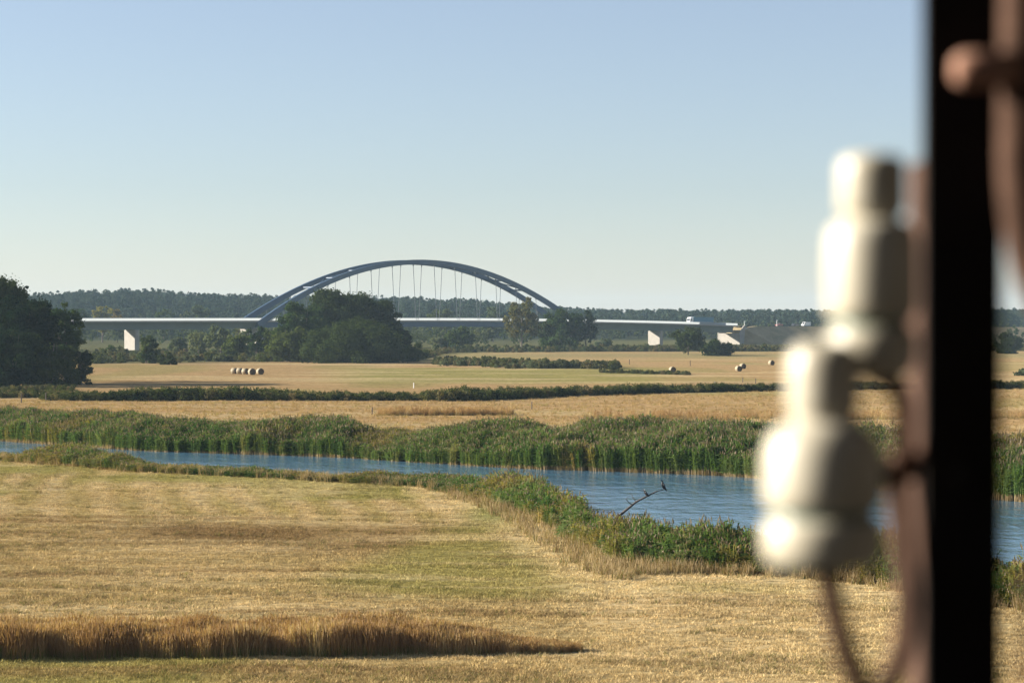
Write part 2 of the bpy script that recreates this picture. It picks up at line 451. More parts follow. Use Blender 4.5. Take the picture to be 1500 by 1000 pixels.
# ------------------------------------------------------------------ scattering of uncountable plants
def scatter(name, pts, rot, scl, protos, kind_label, idx=None, tint=None):
    """one object: copies of prototype meshes standing on the given points (geometry nodes)"""
    c = bpy.data.collections.new(name + "_protos")
    for k, me in enumerate(protos):
        o = bpy.data.objects.new("%s_proto_%02d" % (name, k), me); c.objects.link(o)
    me = bpy.data.meshes.new(name); n = len(pts)
    me.vertices.add(n); me.vertices.foreach_set("co", np.asarray(pts, np.float32).ravel())
    a = me.attributes.new("rot", 'FLOAT_VECTOR', 'POINT'); a.data.foreach_set("vector", np.asarray(rot, np.float32).ravel())
    scl = np.asarray(scl, np.float32)
    if scl.ndim == 1: scl = np.repeat(scl[:, None], 3, 1)
    a = me.attributes.new("scl", 'FLOAT_VECTOR', 'POINT'); a.data.foreach_set("vector", scl.ravel())
    if idx is None: idx = np.random.RandomState(len(name)).randint(0, len(protos), n)
    a = me.attributes.new("idx", 'INT', 'POINT'); a.data.foreach_set("value", np.asarray(idx, np.int32))
    if tint is not None:
        a = me.attributes.new("tint", 'FLOAT_COLOR', 'POINT'); a.data.foreach_set("color", np.concatenate([tint, np.ones((n, 1))], 1).astype(np.float32).ravel())
    ng = bpy.data.node_groups.new(name + "_scatter", 'GeometryNodeTree')
    ng.interface.new_socket("Geometry", in_out='INPUT', socket_type='NodeSocketGeometry')
    ng.interface.new_socket("Geometry", in_out='OUTPUT', socket_type='NodeSocketGeometry')
    gi, go = ng.nodes.new("NodeGroupInput"), ng.nodes.new("NodeGroupOutput")
    ci = ng.nodes.new("GeometryNodeCollectionInfo"); ci.inputs["Collection"].default_value = c
    ci.inputs["Separate Children"].default_value = True; ci.inputs["Reset Children"].default_value = True
    ip = ng.nodes.new("GeometryNodeInstanceOnPoints"); ip.inputs["Pick Instance"].default_value = True
    def na(nm, ty):
        q = ng.nodes.new("GeometryNodeInputNamedAttribute"); q.data_type = ty; q.inputs["Name"].default_value = nm; return q
    er = ng.nodes.new("FunctionNodeEulerToRotation")
    L = ng.links.new
    L(gi.outputs[0], ip.inputs["Points"]); L(ci.outputs[0], ip.inputs["Instance"])
    L(na("idx", 'INT').outputs[0], ip.inputs["Instance Index"])
    L(na("rot", 'FLOAT_VECTOR').outputs[0], er.inputs[0]); L(er.outputs[0], ip.inputs["Rotation"])
    L(na("scl", 'FLOAT_VECTOR').outputs[0], ip.inputs["Scale"]); L(ip.outputs[0], go.inputs[0])
    o = link(name, me)
    md = o.modifiers.new("scatter", 'NODES'); md.node_group = ng
    return tag(o, kind_label, kind="stuff")

def blades(rs, n, rad, h0, h1, wid, lean, mi=0, z0=0.0, curve=.35, seg=2):
    """n strips rising from a disc, bending over; returns verts, quads, material index"""
    V, Q, I = [], [], []
    for _ in range(n):
        a, r = rs.rand() * 6.283, rad * math.sqrt(rs.rand()); x, y = r * math.cos(a), r * math.sin(a)
        h = h0 + (h1 - h0) * rs.rand(); la, ll = rs.rand() * 6.283, lean * (.3 + rs.rand()) * h
        wa = rs.rand() * 3.1416; wx, wy = math.cos(wa), math.sin(wa); b = len(V)
        for k in range(seg + 1):
            f = k / seg; o = ll * (f * (1 - curve) + f * f * curve); ww = wid * (1 - .75 * f) / 2
            cx, cy, cz = x + o * math.cos(la), y + o * math.sin(la), z0 + h * f * (1 - .15 * lean * f)
            V += [(cx - wx * ww, cy - wy * ww, cz), (cx + wx * ww, cy + wy * ww, cz)]
        for k in range(seg): Q.append((b + 2 * k, b + 2 * k + 1, b + 2 * k + 3, b + 2 * k + 2)); I.append(mi)
    return V, Q, I

def combine(name, parts, mats):
    V, Q, I = [], [], []
    for v, q, i in parts:
        b = len(V); V += v; Q += [tuple(k + b for k in f) for f in q]; I += i
    return mesh_np(name, np.array(V), np.array(Q), mats=mats, mi=I)

def reed_proto(seed, mats, n=26, leafy=3, h=2.4, rad=.45, plume=.5, dry=6):
    rs = np.random.RandomState(seed); parts = []
    V, Q, I = [], [], []
    for _ in range(n):
        a, r = rs.rand() * 6.283, rad * math.sqrt(rs.rand()); x, y = r * math.cos(a), r * math.sin(a)
        hh = h * (.62 + .38 * rs.rand()); la = rs.rand() * 6.283; ll = .12 * hh * rs.rand()
        wa = rs.rand() * 3.14; wx, wy = math.cos(wa) * .02, math.sin(wa) * .02
        b = len(V)
        for f in (0, .3, 1):
            cx, cy = x + ll * f * f * math.cos(la), y + ll * f * f * math.sin(la)
            V += [(cx - wx, cy - wy, hh * f), (cx + wx, cy + wy, hh * f)]
        Q += [(b, b + 1, b + 3, b + 2), (b + 2, b + 3, b + 5, b + 4)]; I += [1, 0]
        for k in range(leafy + rs.randint(2)):
            f = .3 + .68 * rs.rand(); z = hh * f; cx, cy = x + ll * f * f * math.cos(la), y + ll * f * f * math.sin(la)
            da = rs.rand() * 6.283; L = .35 + .3 * rs.rand(); up = .25 + .55 * rs.rand(); wd = .028 + .02 * rs.rand()
            dx, dy = math.cos(da), math.sin(da); b = len(V)
            for g, ww in ((0, .6), (.5, 1), (1, .1)):
                zz = z + L * up * (g * 1.5 - g * g * .9)
                V += [(cx + dx * L * g - dy * wd * ww, cy + dy * L * g + dx * wd * ww, zz - wd * ww * .5), (cx + dx * L * g + dy * wd * ww, cy + dy * L * g - dx * wd * ww, zz + wd * ww * .5)]
            Q += [(b, b + 1, b + 3, b + 2), (b + 2, b + 3, b + 5, b + 4)]; I += [0, 0]
        if rs.rand() < plume:
            f = 1; cx, cy = x + ll * math.cos(la), y + ll * math.sin(la)
            for k in range(2):
                wa = rs.rand() * 3.14; ux, uy = math.cos(wa) * .045, math.sin(wa) * .045; b = len(V)
                V += [(cx - ux * .4, cy - uy * .4, hh), (cx + ux * .4, cy + uy * .4, hh), (cx + ux + .05, cy + uy, hh + .14), (cx - ux + .05, cy - uy, hh + .14), (cx + .11, cy, hh + .30), (cx + .10, cy + .01, hh + .30)]
                Q += [(b, b + 1, b + 2, b + 3), (b + 3, b + 2, b + 4, b + 5)]; I += [2, 2]
    parts.append((V, Q, I))
    if dry: parts.append(blades(rs, dry, rad, .5, 1.0, .035, .25, 1))
    return combine("reed_clump", parts, mats)

rs = np.random.RandomState(7)
RM = [M['reed_green'], M['reed_dry'], M['reed_plume']]
RY = [M['reed_yellow'], M['reed_dry'], M['reed_plume']]
reed_protos = [reed_proto(100 + k, RM, plume=.06 + .06 * k) for k in range(4)] + [reed_proto(110, RY, plume=.2), reed_proto(111, RY, plume=.45)]

def rots(n, tilt=.08, rs=rs):
    r = np.zeros((n, 3)); r[:, 0] = rs.randn(n) * tilt; r[:, 1] = rs.randn(n) * tilt; r[:, 2] = rs.rand(n) * 6.283; return r

# far bank reeds: a belt that widens to the right
n = 26000
x = rs.uniform(-78, 62, n); v = rs.rand(n)
depth = np.interp(x, [-80, -58, -36, -20, -12, -5, 3, 15, 40, 70], [5, 5, 5, 4, 3.2, 6, 9, 14, 14, 14])
df = 4.6 - v * (4.6 + depth)
y = bank_f(x) - df * np.sqrt(1 + slope_of(bank_f, x) ** 2)
hs = np.interp(x, [-80, -58, -45, -36, -26, -17, -13, -9, -4, 3, 15, 40, 70], [.88, .88, .90, .85, .82, .90, .52, .60, .92, 1.0, 1.0, 1.05, 1.05])
hs *= .58 + .5 * vnoise(x, y, 4.2, 31) + .25 * vnoise(x, y, 1.3, 35) + .22 * rs.rand(n) ** 3
keep = (vnoise(x, y, 2.0, 32) + .5 * rs.rand(n) > .34) & (rs.rand(n) < (.35 + depth / 14))
x, y, hs = x[keep], y[keep], hs[keep]
z = np.maximum(ground_z(x, y), -1.25)
idx = np.where(vnoise(x, y, 6, 33) + .35 * rs.rand(len(x)) > .84, rs.randint(4, 6, len(x)), rs.randint(0, 4, len(x)))
scatter("far_bank_reeds", np.stack([x, y, z - .03], 1), rots(len(x)), np.stack([.9 + .3 * rs.rand(len(x)), .9 + .3 * rs.rand(len(x)), hs], 1), reed_protos, "tall green reed belt along the far river bank", idx)

# near bank reeds: lower and yellower
n = 15000
x = rs.uniform(-66, 34, n); v = rs.rand(n)
wdt = np.interp(x, [-66, -46, -38, -24, -8, -2, 2, 6, 12, 30], [3.5, 4.2, 4.8, 4, 3.2, 4.5, 5.2, 5.2, 5.0, 5])
dn = -.3 + v * wdt
y = bank_n(x) + dn * np.sqrt(1 + slope_of(bank_n, x) ** 2)
hs = np.interp(x, [-66, -48, -44, -38, -32, -26, -14, -8, -5, -2, 3, 8, 20], [.22, .24, .42, .66, .58, .36, .36, .38, .50, .66, .82, .88, .85])
hs *= .48 + .75 * vnoise(x, y, 2.6, 41) + .35 * rs.rand(n) ** 2
keep = (vnoise(x, y, 1.6, 42) + .6 * rs.rand(n) > .52 + .22 * sstep(.6, 1, v))
x, y, hs, dn = x[keep], y[keep], hs[keep], dn[keep]
hs *= .55 + .45 * sstep(0, 1.6, dn)
z = np.maximum(ground_z(x, y), -1.25)
idx = np.where(vnoise(x, y, 4, 43) + .5 * rs.rand(len(x)) > .78, rs.randint(4, 6, len(x)), rs.randint(0, 4, len(x)))
scatter("near_bank_reeds", np.stack([x, y, z - .03], 1), rots(len(x), .14), np.stack([.75 + .3 * rs.rand(len(x)), .75 + .3 * rs.rand(len(x)), hs], 1), reed_protos, "lower yellow green reeds and herbs on the near river bank", idx)

# dry fringe grass in front of the near reeds
def tuft(seed, mats, n, rad, h0, h1, wd, lean, second=None):
    r_ = np.random.RandomState(seed); parts = [blades(r_, n, rad, h0, h1, wd, lean, 0)]
    if second: parts.append(blades(r_, *second, 1))
    return combine("tuft", parts, mats)
fr = [tuft(200 + k, [M['reed_dry'], M['grass_green']], 26, .35, .35, .85, .03, .35, (9, .3, .2, .5, .03, .4)) for k in range(3)]
n = 3800
x = rs.uniform(-50, 30, n); dn = -np.interp(x, [-50, -6, -2, 3, 6, 10], [1.2, 1.4, 3.2, 4.0, 2.6, 1.8]) * rs.rand(n) ** 1.6 + .6
y = bank_n(x) + dn * np.sqrt(1 + slope_of(bank_n, x) ** 2)
keep = rs.rand(n) < np.interp(x, [-50, -6, 0, 4, 12, 30], [.25, .3, .9, 1, .8, .7]); x, y = x[keep], y[keep]
scatter("bank_fringe_grass", np.stack([x, y, ground_z(x, y) - .02], 1), rots(len(x)), .5 + .7 * rs.rand(len(x)), fr, "pale dry grass fringing the near reeds")

# cut meadow: stubble and loose hay
stub = [tuft(220 + k, [M['meadow_straw'], M['grass_green']], 12, .16, .04, .11, .022, .9, (2, .14, .03, .08, .02, .8) if k % 3 == 0 else None) for k in range(6)]
n = 190000
u = rs.rand(n); y = 70 + 145 * u ** 1.25
x = (rs.rand(n) * 2 - 1) * (y * .232 + 2.5)
dens = .25 + 1.1 * vnoise(x * .45, y, 1.1, 51) * (.4 + vnoise(x, y, 7, 52))
keep = (rs.rand(n) < dens) & (d_near(x, y) < .2); x, y = x[keep], y[keep]
s = .55 + .95 * rs.rand(len(x)) * (.6 + .6 * vnoise(x, y, 3, 53))
scatter("meadow_stubble", np.stack([x, y, ground_z(x, y) - .01], 1), rots(len(x), .12), s, stub, "cut straw coloured meadow grass in the foreground", tint=field_colour(x, y))

# wisps of longer grass and dry hay left in lines by the mower
wisp = [tuft(270 + k, [M['meadow_straw'], M['meadow_straw'] if k % 2 else M['grass_green']], 22, .30, .08, .24, .024, .9, (8, .28, .06, .2, .022, .8)) for k in range(4)]
n = 60000
u = rs.rand(n); y = 72 + 140 * u ** 1.2; x = (rs.rand(n) * 2 - 1) * (y * .232 + 2.5)
dens = sstep(.56, .78, vnoise(x * .16, y + .25 * x, 1.5, 54)) * (.25 + vnoise(x, y, 9, 55))
keep = (rs.rand(n) < dens) & (d_near(x, y) < .2); x, y = x[keep], y[keep]
scatter("meadow_hay_wisps", np.stack([x, y, ground_z(x, y) - .01], 1), rots(len(x), .1), .5 + .7 * rs.rand(len(x)), wisp, "thin lines of longer grass and hay left on the mown meadow", tint=field_colour(x, y) * (.55 + .5 * rs.rand(len(x)))[:, None])

# unmown strip of tall brown grass
def tall_proto(seed):
    r_ = np.random.RandomState(seed); V, Q, I = [], [], []
    for _ in range(46):
        a, r = r_.rand() * 6.283, .42 * math.sqrt(r_.rand()); x0, y0 = r * math.cos(a), r * math.sin(a); h = .45 + .70 * r_.rand() ** .8
        la, ll = r_.rand() * 6.283, .30 * h * r_.rand(); wa = r_.rand() * 3.14; wx, wy = math.cos(wa) * .006, math.sin(wa) * .006; b = len(V)
        hd = 1.2 + 1.6 * r_.rand() * (r_.rand() < .6)
        for f, k in ((0, 1), (.72, .8), (.80, hd), (.92, hd), (1, .3)):
            cx, cy = x0 + ll * f * f * math.cos(la), y0 + ll * f * f * math.sin(la); V += [(cx - wx * k, cy - wy * k, h * f), (cx + wx * k, cy + wy * k, h * f)]
        for k in range(4): Q.append((b + 2 * k, b + 2 * k + 1, b + 2 * k + 3, b + 2 * k + 2)); I.append(0)
    return combine("tall_grass", [(V, Q, I), blades(r_, 40, .45, .15, .50, .016, .4, 1)], [M['grass_brown'], M['grass_green']])
tp = [tall_proto(240 + k) for k in range(4)]
n = 5200
x = rs.uniform(-26, 2.6, n)
wid = np.interp(x, [-26, -10, -4, 0, 2.6], [4.2, 4.2, 3.4, 2.2, .6])
y0 = np.interp(x, [-26, -19, -8, 0, 2.6], [84.6, 85.2, 86.2, 87.2, 87.6])
y = y0 + rs.rand(n) ** .8 * wid + .5 * (vnoise(x, x * 0, 1.3, 62) - .5)
hs = np.interp(x, [-26, -5, -1, 2.6], [1.0, .95, .75, .35]) * (.55 + .55 * vnoise(x, y, 1.5, 61) + .25 * rs.rand(n))
keep = rs.rand(n) < np.interp(x, [-26, -3, 1, 2.6], [1, 1, .8, .5]); x, y, hs = x[keep], y[keep], hs[keep]
scatter("tall_grass_strip", np.stack([x, y, ground_z(x, y) - .02], 1), rots(len(x)), hs, tp, "uncut strip of tall brown seeded grass in the mown meadow")

# ------------------------------------------------------------------ trees
def lobes(rs, n, w, h, z0, shape):
    """centres and radii of the leaf masses that make a crown"""
    out = []
    for k in range(n):
        while True:
            p = rs.rand(3) * 2 - 1
            if p @ p < 1: break
        f = (p[2] + 1) / 2
        if shape == 'dome': f = f ** 1.5
        prof = (.78 + .38 * rs.rand()) * {'round': math.sqrt(max(.05, 1 - (f * 2 - 1) ** 2 * .85)), 'dome': math.sqrt(max(.06, 1 - f ** 2 * .93)), 'tall': .45 + .55 * math.sin(math.pi * min(1, f * .8 + .15)), 'cone': 1.05 - .85 * f}[shape]
        a = rs.rand() * 6.283; r = (rs.rand() ** .45) * prof
        out.append(((math.cos(a) * r * w / 2 * .84, math.sin(a) * r * w / 2 * .84, z0 + (h - z0) * ((.02 if shape == 'dome' else .06) + .86 * f)), (.45 + .75 * rs.rand()) * (w * .082 + .38)))
    return out

def crown_mesh(name, rs, L, per, size, mat, squash=.8):
    if per is None:                      # leaves in proportion to each mass's surface
        cnt = np.array([max(24, int(.80 * 12.57 * r * r / (.33 * size * size))) for c, r in L])
    else: cnt = np.full(len(L), per)
    n = int(cnt.sum())
    C = np.repeat(np.array([c for c, r in L]), cnt, 0); Rr = np.repeat(np.array([r for c, r in L]), cnt)
    d = rs.randn(n, 3); d /= np.linalg.norm(d, axis=1)[:, None]
    rad = Rr * (.30 + .80 * rs.rand(n) ** .7) * np.where(rs.rand(n) < .14, 1.45, 1.0)
    P = C + d * rad[:, None] * np.array([1, 1, squash])
    nr = d + .45 * rs.randn(n, 3); nr /= np.linalg.norm(nr, axis=1)[:, None]
    t = np.cross(nr, rs.randn(n, 3)); t /= np.linalg.norm(t, axis=1)[:, None]; b = np.cross(nr, t)
    s = (size * (.55 + .9 * rs.rand(n)))[:, None]
    V = np.stack([P - t * s * .5, P + b * s * .33, P + t * s * .5, P - b * s * .33], 1).reshape(-1, 3)
    return mesh_np(name, V, np.arange(4 * n).reshape(-1, 4), mats=[mat])

def trunk_mesh(name, rs, h, w, z0, L, mat, stems=1, r0=None):
    m = MB(); r0 = r0 or (.012 * h + .10)
    for s_ in range(stems):
        ox, oy = (rs.rand(2) - .5) * (w * .12 if stems > 1 else 0)
        tx, ty = (rs.rand(2) - .5) * w * .16
        pts = [(ox + tx * f * f, oy + ty * f * f, -.4 + (h * .86 + .4) * f) for f in (0, .06, .25, .5, .75, 1)]
        m.tube(pts, [r0 * 1.5, r0 * 1.05, r0 * .9, r0 * .62, r0 * .35, r0 * .08], 7)
        for k in range(min(len(L), 14 // stems)):
            c, r = L[rs.randint(len(L))]
            f = max(.12, min(.8, (c[2] - h * .14) / (h * .86) * .72)); a = Vector((ox + tx * f * f, oy + ty * f * f, h * .86 * f)); e = Vector(c)
            mid = a.lerp(e, .5) + Vector((0, 0, -.04 * h * rs.rand()))
            m.tube([a, mid, e], [r0 * .42 * (1 - f * .5), r0 * .25, r0 * .06], 5)
    return m.mesh(name, mat, True)

def tree(name, px, py, top, wpx, label, cat="tree", mat='leaf_dark', shape='round', z0=.12, nl=60, per=90, leafsize=None, stems=1, bark='bark', group=None, squash=.8, seed=None, depth=None):
    p = gp(px, py) if depth is None else Vector(((px - 750) / F * depth, depth, 0))
    d = p.y; p.z = float(ground_z(np.array(p.x), np.array(p.y)))
    h = H - (top - HY) / F * d - p.z; wd = wpx / F * d
    rs = np.random.RandomState(seed if seed is not None else int(px * 7 + top) % 100000)
    nl = int(nl * 1.9)
    L = lobes(rs, nl, wd, h, h * z0, shape)
    t = thing(name, p, label, cat, group)
    link("trunk", trunk_mesh("trunk", rs, h, wd, z0, L, M[bark], stems), t)
    link("crown", crown_mesh("crown", rs, L, None, leafsize or max(.42, d / F * 3.3), M[mat], squash), t)
    return t

G1 = "dark trees at the left edge"
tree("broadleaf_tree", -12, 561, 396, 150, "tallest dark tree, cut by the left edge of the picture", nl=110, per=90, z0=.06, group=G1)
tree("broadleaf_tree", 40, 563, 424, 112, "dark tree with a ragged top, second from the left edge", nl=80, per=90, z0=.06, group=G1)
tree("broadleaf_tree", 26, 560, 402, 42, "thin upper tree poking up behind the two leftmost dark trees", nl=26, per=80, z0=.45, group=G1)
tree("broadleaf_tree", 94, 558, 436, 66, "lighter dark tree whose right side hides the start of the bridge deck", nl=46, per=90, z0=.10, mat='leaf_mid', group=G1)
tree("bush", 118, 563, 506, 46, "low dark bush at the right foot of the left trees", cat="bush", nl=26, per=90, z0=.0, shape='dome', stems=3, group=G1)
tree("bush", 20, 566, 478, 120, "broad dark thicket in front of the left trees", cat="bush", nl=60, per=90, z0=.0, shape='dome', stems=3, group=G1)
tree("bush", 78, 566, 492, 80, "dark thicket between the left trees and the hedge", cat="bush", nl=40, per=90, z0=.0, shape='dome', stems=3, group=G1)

G2 = "big tree clump in front of the arch"
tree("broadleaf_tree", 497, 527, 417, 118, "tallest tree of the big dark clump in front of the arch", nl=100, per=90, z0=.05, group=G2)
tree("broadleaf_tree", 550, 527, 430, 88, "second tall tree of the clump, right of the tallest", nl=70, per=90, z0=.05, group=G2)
tree("broadleaf_tree", 446, 528, 440, 92, "sunlit green tree on the left shoulder of the big clump", nl=70, per=90, z0=.05, mat='leaf_mid', group=G2)
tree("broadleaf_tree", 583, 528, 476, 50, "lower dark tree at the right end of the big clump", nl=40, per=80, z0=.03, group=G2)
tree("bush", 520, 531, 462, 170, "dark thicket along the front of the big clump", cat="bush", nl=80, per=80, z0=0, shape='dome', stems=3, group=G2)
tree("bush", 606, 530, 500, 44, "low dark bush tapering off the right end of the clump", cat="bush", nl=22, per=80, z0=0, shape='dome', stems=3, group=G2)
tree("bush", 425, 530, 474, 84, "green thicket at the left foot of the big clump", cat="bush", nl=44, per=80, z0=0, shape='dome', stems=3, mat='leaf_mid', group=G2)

G3 = "small willows in front of the bridge"
WL = [(262, 520, 492, 34, "small pale willow just right of the round green bush"), (292, 522, 482, 40, "pale willow under the deck, second of the willow row"), (322, 523, 474, 46, "forked pale willow with its stems showing"), (350, 524, 476, 40, "pale willow touching the deck left of the arch foot"), (378, 525, 474, 48, "greener willow in front of the left arch foot"), (402, 527, 478, 40, "willow squeezed between the arch foot and the big clump")]
for k, (a, b, c, e, lb) in enumerate(WL):
    tree("willow_tree", a, b, c, e, lb, mat='leaf_willow' if k < 4 else 'leaf_mid', nl=26, per=80, z0=.10, shape='round', stems=2, group=G3)
tree("bush", 216, 532, 486, 38, "round green bush to the right of the lit left pier", cat="bush", nl=36, per=100, z0=0, mat='leaf_mid', stems=2, shape='dome')
tree("bush", 244, 534, 512, 30, "small dark bush at the right foot of the round bush", cat="bush", nl=14, per=80, z0=0, shape='dome', stems=2)
tree("broadleaf_tree", 674, 512, 471, 58, "round tree in front of the middle of the bridge", nl=34, per=90, z0=.02, mat='leaf_mid', shape='dome')
tree("poplar_tree", 764, 512, 432, 62, "tall sparse yellowing tree with a pale trunk before the right arch", nl=24, per=70, z0=.14, mat='leaf_autumn', shape='tall', bark='bark_pale')
tree("broadleaf_tree", 828, 511, 448, 70, "grey green tree hiding the right arch foot", nl=50, per=90, z0=.06, mat='leaf_mid')
tree("broadleaf_tree", 858, 511, 452, 44, "narrower tree leaning on the right of the grey green tree", nl=28, per=80, z0=.08, mat='leaf_dark')
tree("broadleaf_tree", 800, 511, 462, 44, "dark low tree between the yellowing tree and the grey green tree", nl=26, per=80, z0=.05)
tree("broadleaf_tree", 1008, 520, 476, 54, "dark round tree under the truck on the bridge", nl=34, per=90, z0=.02)
tree("bush", 1052, 521, 494, 52, "dark bush in front of the lit bridge abutment", cat="bush", nl=26, per=80, z0=0, shape='dome', stems=3)
tree("bush", 820, 513, 486, 66, "low bush hiding the pier at the right arch foot", cat="bush", nl=26, per=80, z0=0, mat='leaf_mid', shape='dome', stems=3)
tree("bush", 345, 527, 482, 52, "dense low bush hiding the pier at the left arch foot", cat="bush", nl=30, per=80, z0=0, mat='leaf_mid', shape='dome', stems=3)
tree("bush", 640, 512, 486, 34, "small hazy bush beside the right end of the big clump", cat="bush", nl=16, per=70, z0=0, mat='leaf_willow', shape='dome', stems=2)
tree("bush", 885, 510, 494, 30, "small pale bush right of the grey green tree", cat="bush", nl=14, per=70, z0=0, mat='leaf_willow', shape='dome', stems=2)
tree("bush", 1478, 518, 480, 48, "dark round tree seen right of the black mast", cat="tree", nl=28, per=80, z0=0, shape='dome', stems=2)
tree("bush", 1500, 550, 538, 26, "small grey bush at the right edge beyond the mast", cat="bush", nl=12, per=70, z0=0, mat='leaf_willow', shape='dome', stems=2)
tree("bush", 166, 520, 502, 26, "small hazy bush left of the lit left pier", cat="bush", nl=12, per=70, z0=0, mat='leaf_mid', shape='dome', stems=2)
# single trees behind the bridge
G4 = "single trees standing behind the bridge"
for a, dpt, c, e, mt, lb in [(150, 1280, 440, 38, 'leaf_yellow', "yellow green tree above the deck, brightest on the wooded rise"), (172, 1290, 447, 26, 'leaf_autumn', "brownish tree beside the yellow green one"),
                             (292, 1300, 446, 50, 'leaf_willow', "pale rounded tree above the deck left of the arch"), (118, 1260, 450, 36, 'leaf_mid', "hazy tree above the deck beside the left trees"),
                             (722, 1290, 446, 46, 'leaf_willow', "pale hazy tree behind the hangers at the right"), (240, 1330, 452, 40, 'leaf_mid', "hazy green tree midway along the left deck"),
                             (648, 1330, 450, 50, 'leaf_mid', "hazy tree behind the middle hangers")]:
    tree("broadleaf_tree", a, 0, c, e, lb, mat=mt, nl=30, per=70, z0=.1, depth=dpt, group=G4)

# woods too far off to count: pines and broadleaved crowns on the rise
def pine_proto(seed, mat):
    r_ = np.random.RandomState(seed); L = []
    for k in range(15):
        f = (.42 + .58 * r_.rand()) if k < 9 else .05 + .4 * r_.rand(); wv = 3.0 * (1.12 - max(f, .4)) ** .5 + .4
        a = r_.rand() * 6.283; q = r_.rand() * wv; L.append(((math.cos(a) * q, math.sin(a) * q, 17 * f), 1.0 + 1.0 * r_.rand()))
    me = crown_mesh("far_tree", r_, L, 34, 1.15, mat)
    return me
def broad_proto(seed, mat):
    r_ = np.random.RandomState(seed); return crown_mesh("far_tree", r_, lobes(r_, 16, 9, 14, .5, 'round'), 26, 1.2, mat)
far_protos = [pine_proto(300 + k, M['leaf_pine']) for k in range(4)] + [broad_proto(320, M['leaf_mid']), broad_proto(321, M['leaf_willow'])]
n = 9500
y = rs.uniform(1500, 2350, n); px = rs.uniform(-260, 1760, n); x = (px - 750) / F * y
keep = vnoise(x, y, 60, 71) + .6 * rs.rand(n) > .32; x, y, px = x[keep], y[keep], px[keep]
edge = (y < 1640)
idx = np.where(edge & (rs.rand(len(x)) < .6), rs.randint(4, 6, len(x)), rs.randint(0, 4, len(x)))
sc_ = (.78 + .34 * rs.rand(len(x))) * np.where(px > 770, .92, 1.0)
scatter("distant_forest", np.stack([x, y, ground_z(x, y) - .5], 1), rots(len(x), .02), sc_, far_protos, "hazy blue green forest on the low rise behind the bridge", idx)
# low tree belt on the flats behind the bridge
n = 900
y = rs.uniform(1130, 1500, n); px = rs.uniform(-250, 1750, n); x = (px - 750) / F * y
keep = (vnoise(x, y, 40, 72) + .5 * rs.rand(n) > .5) & ~((px > 850) & (px < 1420) & (y < 1330)); x, y = x[keep], y[keep]
scatter("tree_belt_behind_bridge", np.stack([x, y, ground_z(x, y) - .4], 1), rots(len(x), .02), .45 + .4 * rs.rand(len(x)), [far_protos[4], far_protos[5], broad_proto(322, M['leaf_mid'])], "belt of hazy low trees on the flats behind the bridge")

# hedge and scrub belts
def bush_proto(seed, mat, w=2.4, h=1.9, per=46, size=.24):
    r_ = np.random.RandomState(seed); L = lobes(r_, 9, w, h, .0, 'dome'); return crown_mesh("low_bush", r_, L, per, size, mat)
hp = [bush_proto(400 + k, M['leaf_hedge']) for k in range(4)] + [bush_proto(405, M['leaf_dark']), bush_proto(406, M['leaf_scrub'])]
n = 1500
px = rs.uniform(60, 1560, n)
y = np.interp(px, [0, 80, 400, 700, 850, 960, 1140, 1560], [362, 359, 357, 357, 379, 393, 405, 420]) + rs.rand(n) * 7
x = (px - 750) / F * y
hs = (.6 + .55 * vnoise(x, y, 8, 81) + .15 * rs.rand(n)) * np.interp(px, [60, 130, 400, 900, 1150], [.7, 1.0, .95, .95, .85])
scatter("hedgerow", np.stack([x, y, ground_z(x, y) - .1], 1), rots(n, .05), hs, hp, "long dark hedge of shrubs and herbs crossing the far meadow")
sp = [bush_proto(420 + k, M['leaf_scrub'], size=.34) for k in range(3)] + [bush_proto(424, M['leaf_hedge'], size=.34), bush_proto(425, M['leaf_willow'], size=.34)]
n = 520
px = rs.uniform(-40, 135, n); y = rs.uniform(368, 418, n); x = (px - 750) / F * y
keep = vnoise(x, y, 9, 82) + .4 * rs.rand(n) > .62 + .5 * sstep(70, 135, px); x, y = x[keep], y[keep]
scatter("left_scrub", np.stack([x, y, ground_z(x, y) - .1], 1), rots(len(x)), .3 + .4 * rs.rand(len(x)), [sp[0], sp[1], hp[0]], "rough green scrub below the trees at the left edge")
n = 700
px = rs.uniform(635, 905, n); y = np.interp(px, [635, 760, 905], [640, 600, 580]) + rs.rand(n) * 30 + 40 * (rs.rand(n) - .3) * (px < 800); x = (px - 750) / F * y
keep = vnoise(x, y, 14, 83) + .5 * rs.rand(n) > .5; x, y = x[keep], y[keep]
scatter("field_scrub", np.stack([x, y, ground_z(x, y) - .1], 1), rots(len(x)), .6 + .6 * rs.rand(len(x)), sp, "low grey green scrub between two far fields")
n = 240
px = rs.uniform(880, 1010, n); y = np.interp(px, [880, 1010], [545, 520]) + rs.rand(n) * 8; x = (px - 750) / F * y
scatter("field_scrub", np.stack([x, y, ground_z(x, y) - .1], 1), rots(n), .25 + .3 * rs.rand(n), sp, "thin line of low scrub near the single dark bale")
n = 2600
px = rs.uniform(-60, 1560, n)
y0 = np.interp(px, [-60, 130, 350, 620, 660, 900, 1500], [560, 660, 690, 720, 880, 905, 930])
y = y0 + rs.rand(n) ** 1.4 * np.interp(px, [0, 350, 620, 660, 1560], [200, 190, 170, 60, 60]); x = (px - 750) / F * y
keep = vnoise(x, y, 18, 84) + .5 * rs.rand(n) > .48; x, y = x[keep], y[keep]
scatter("riverside_scrub", np.stack([x, y, ground_z(x, y) - .1], 1), rots(len(x)), .6 + .9 * rs.rand(len(x)), sp, "belt of mixed scrub on the flats at the foot of the bridge")

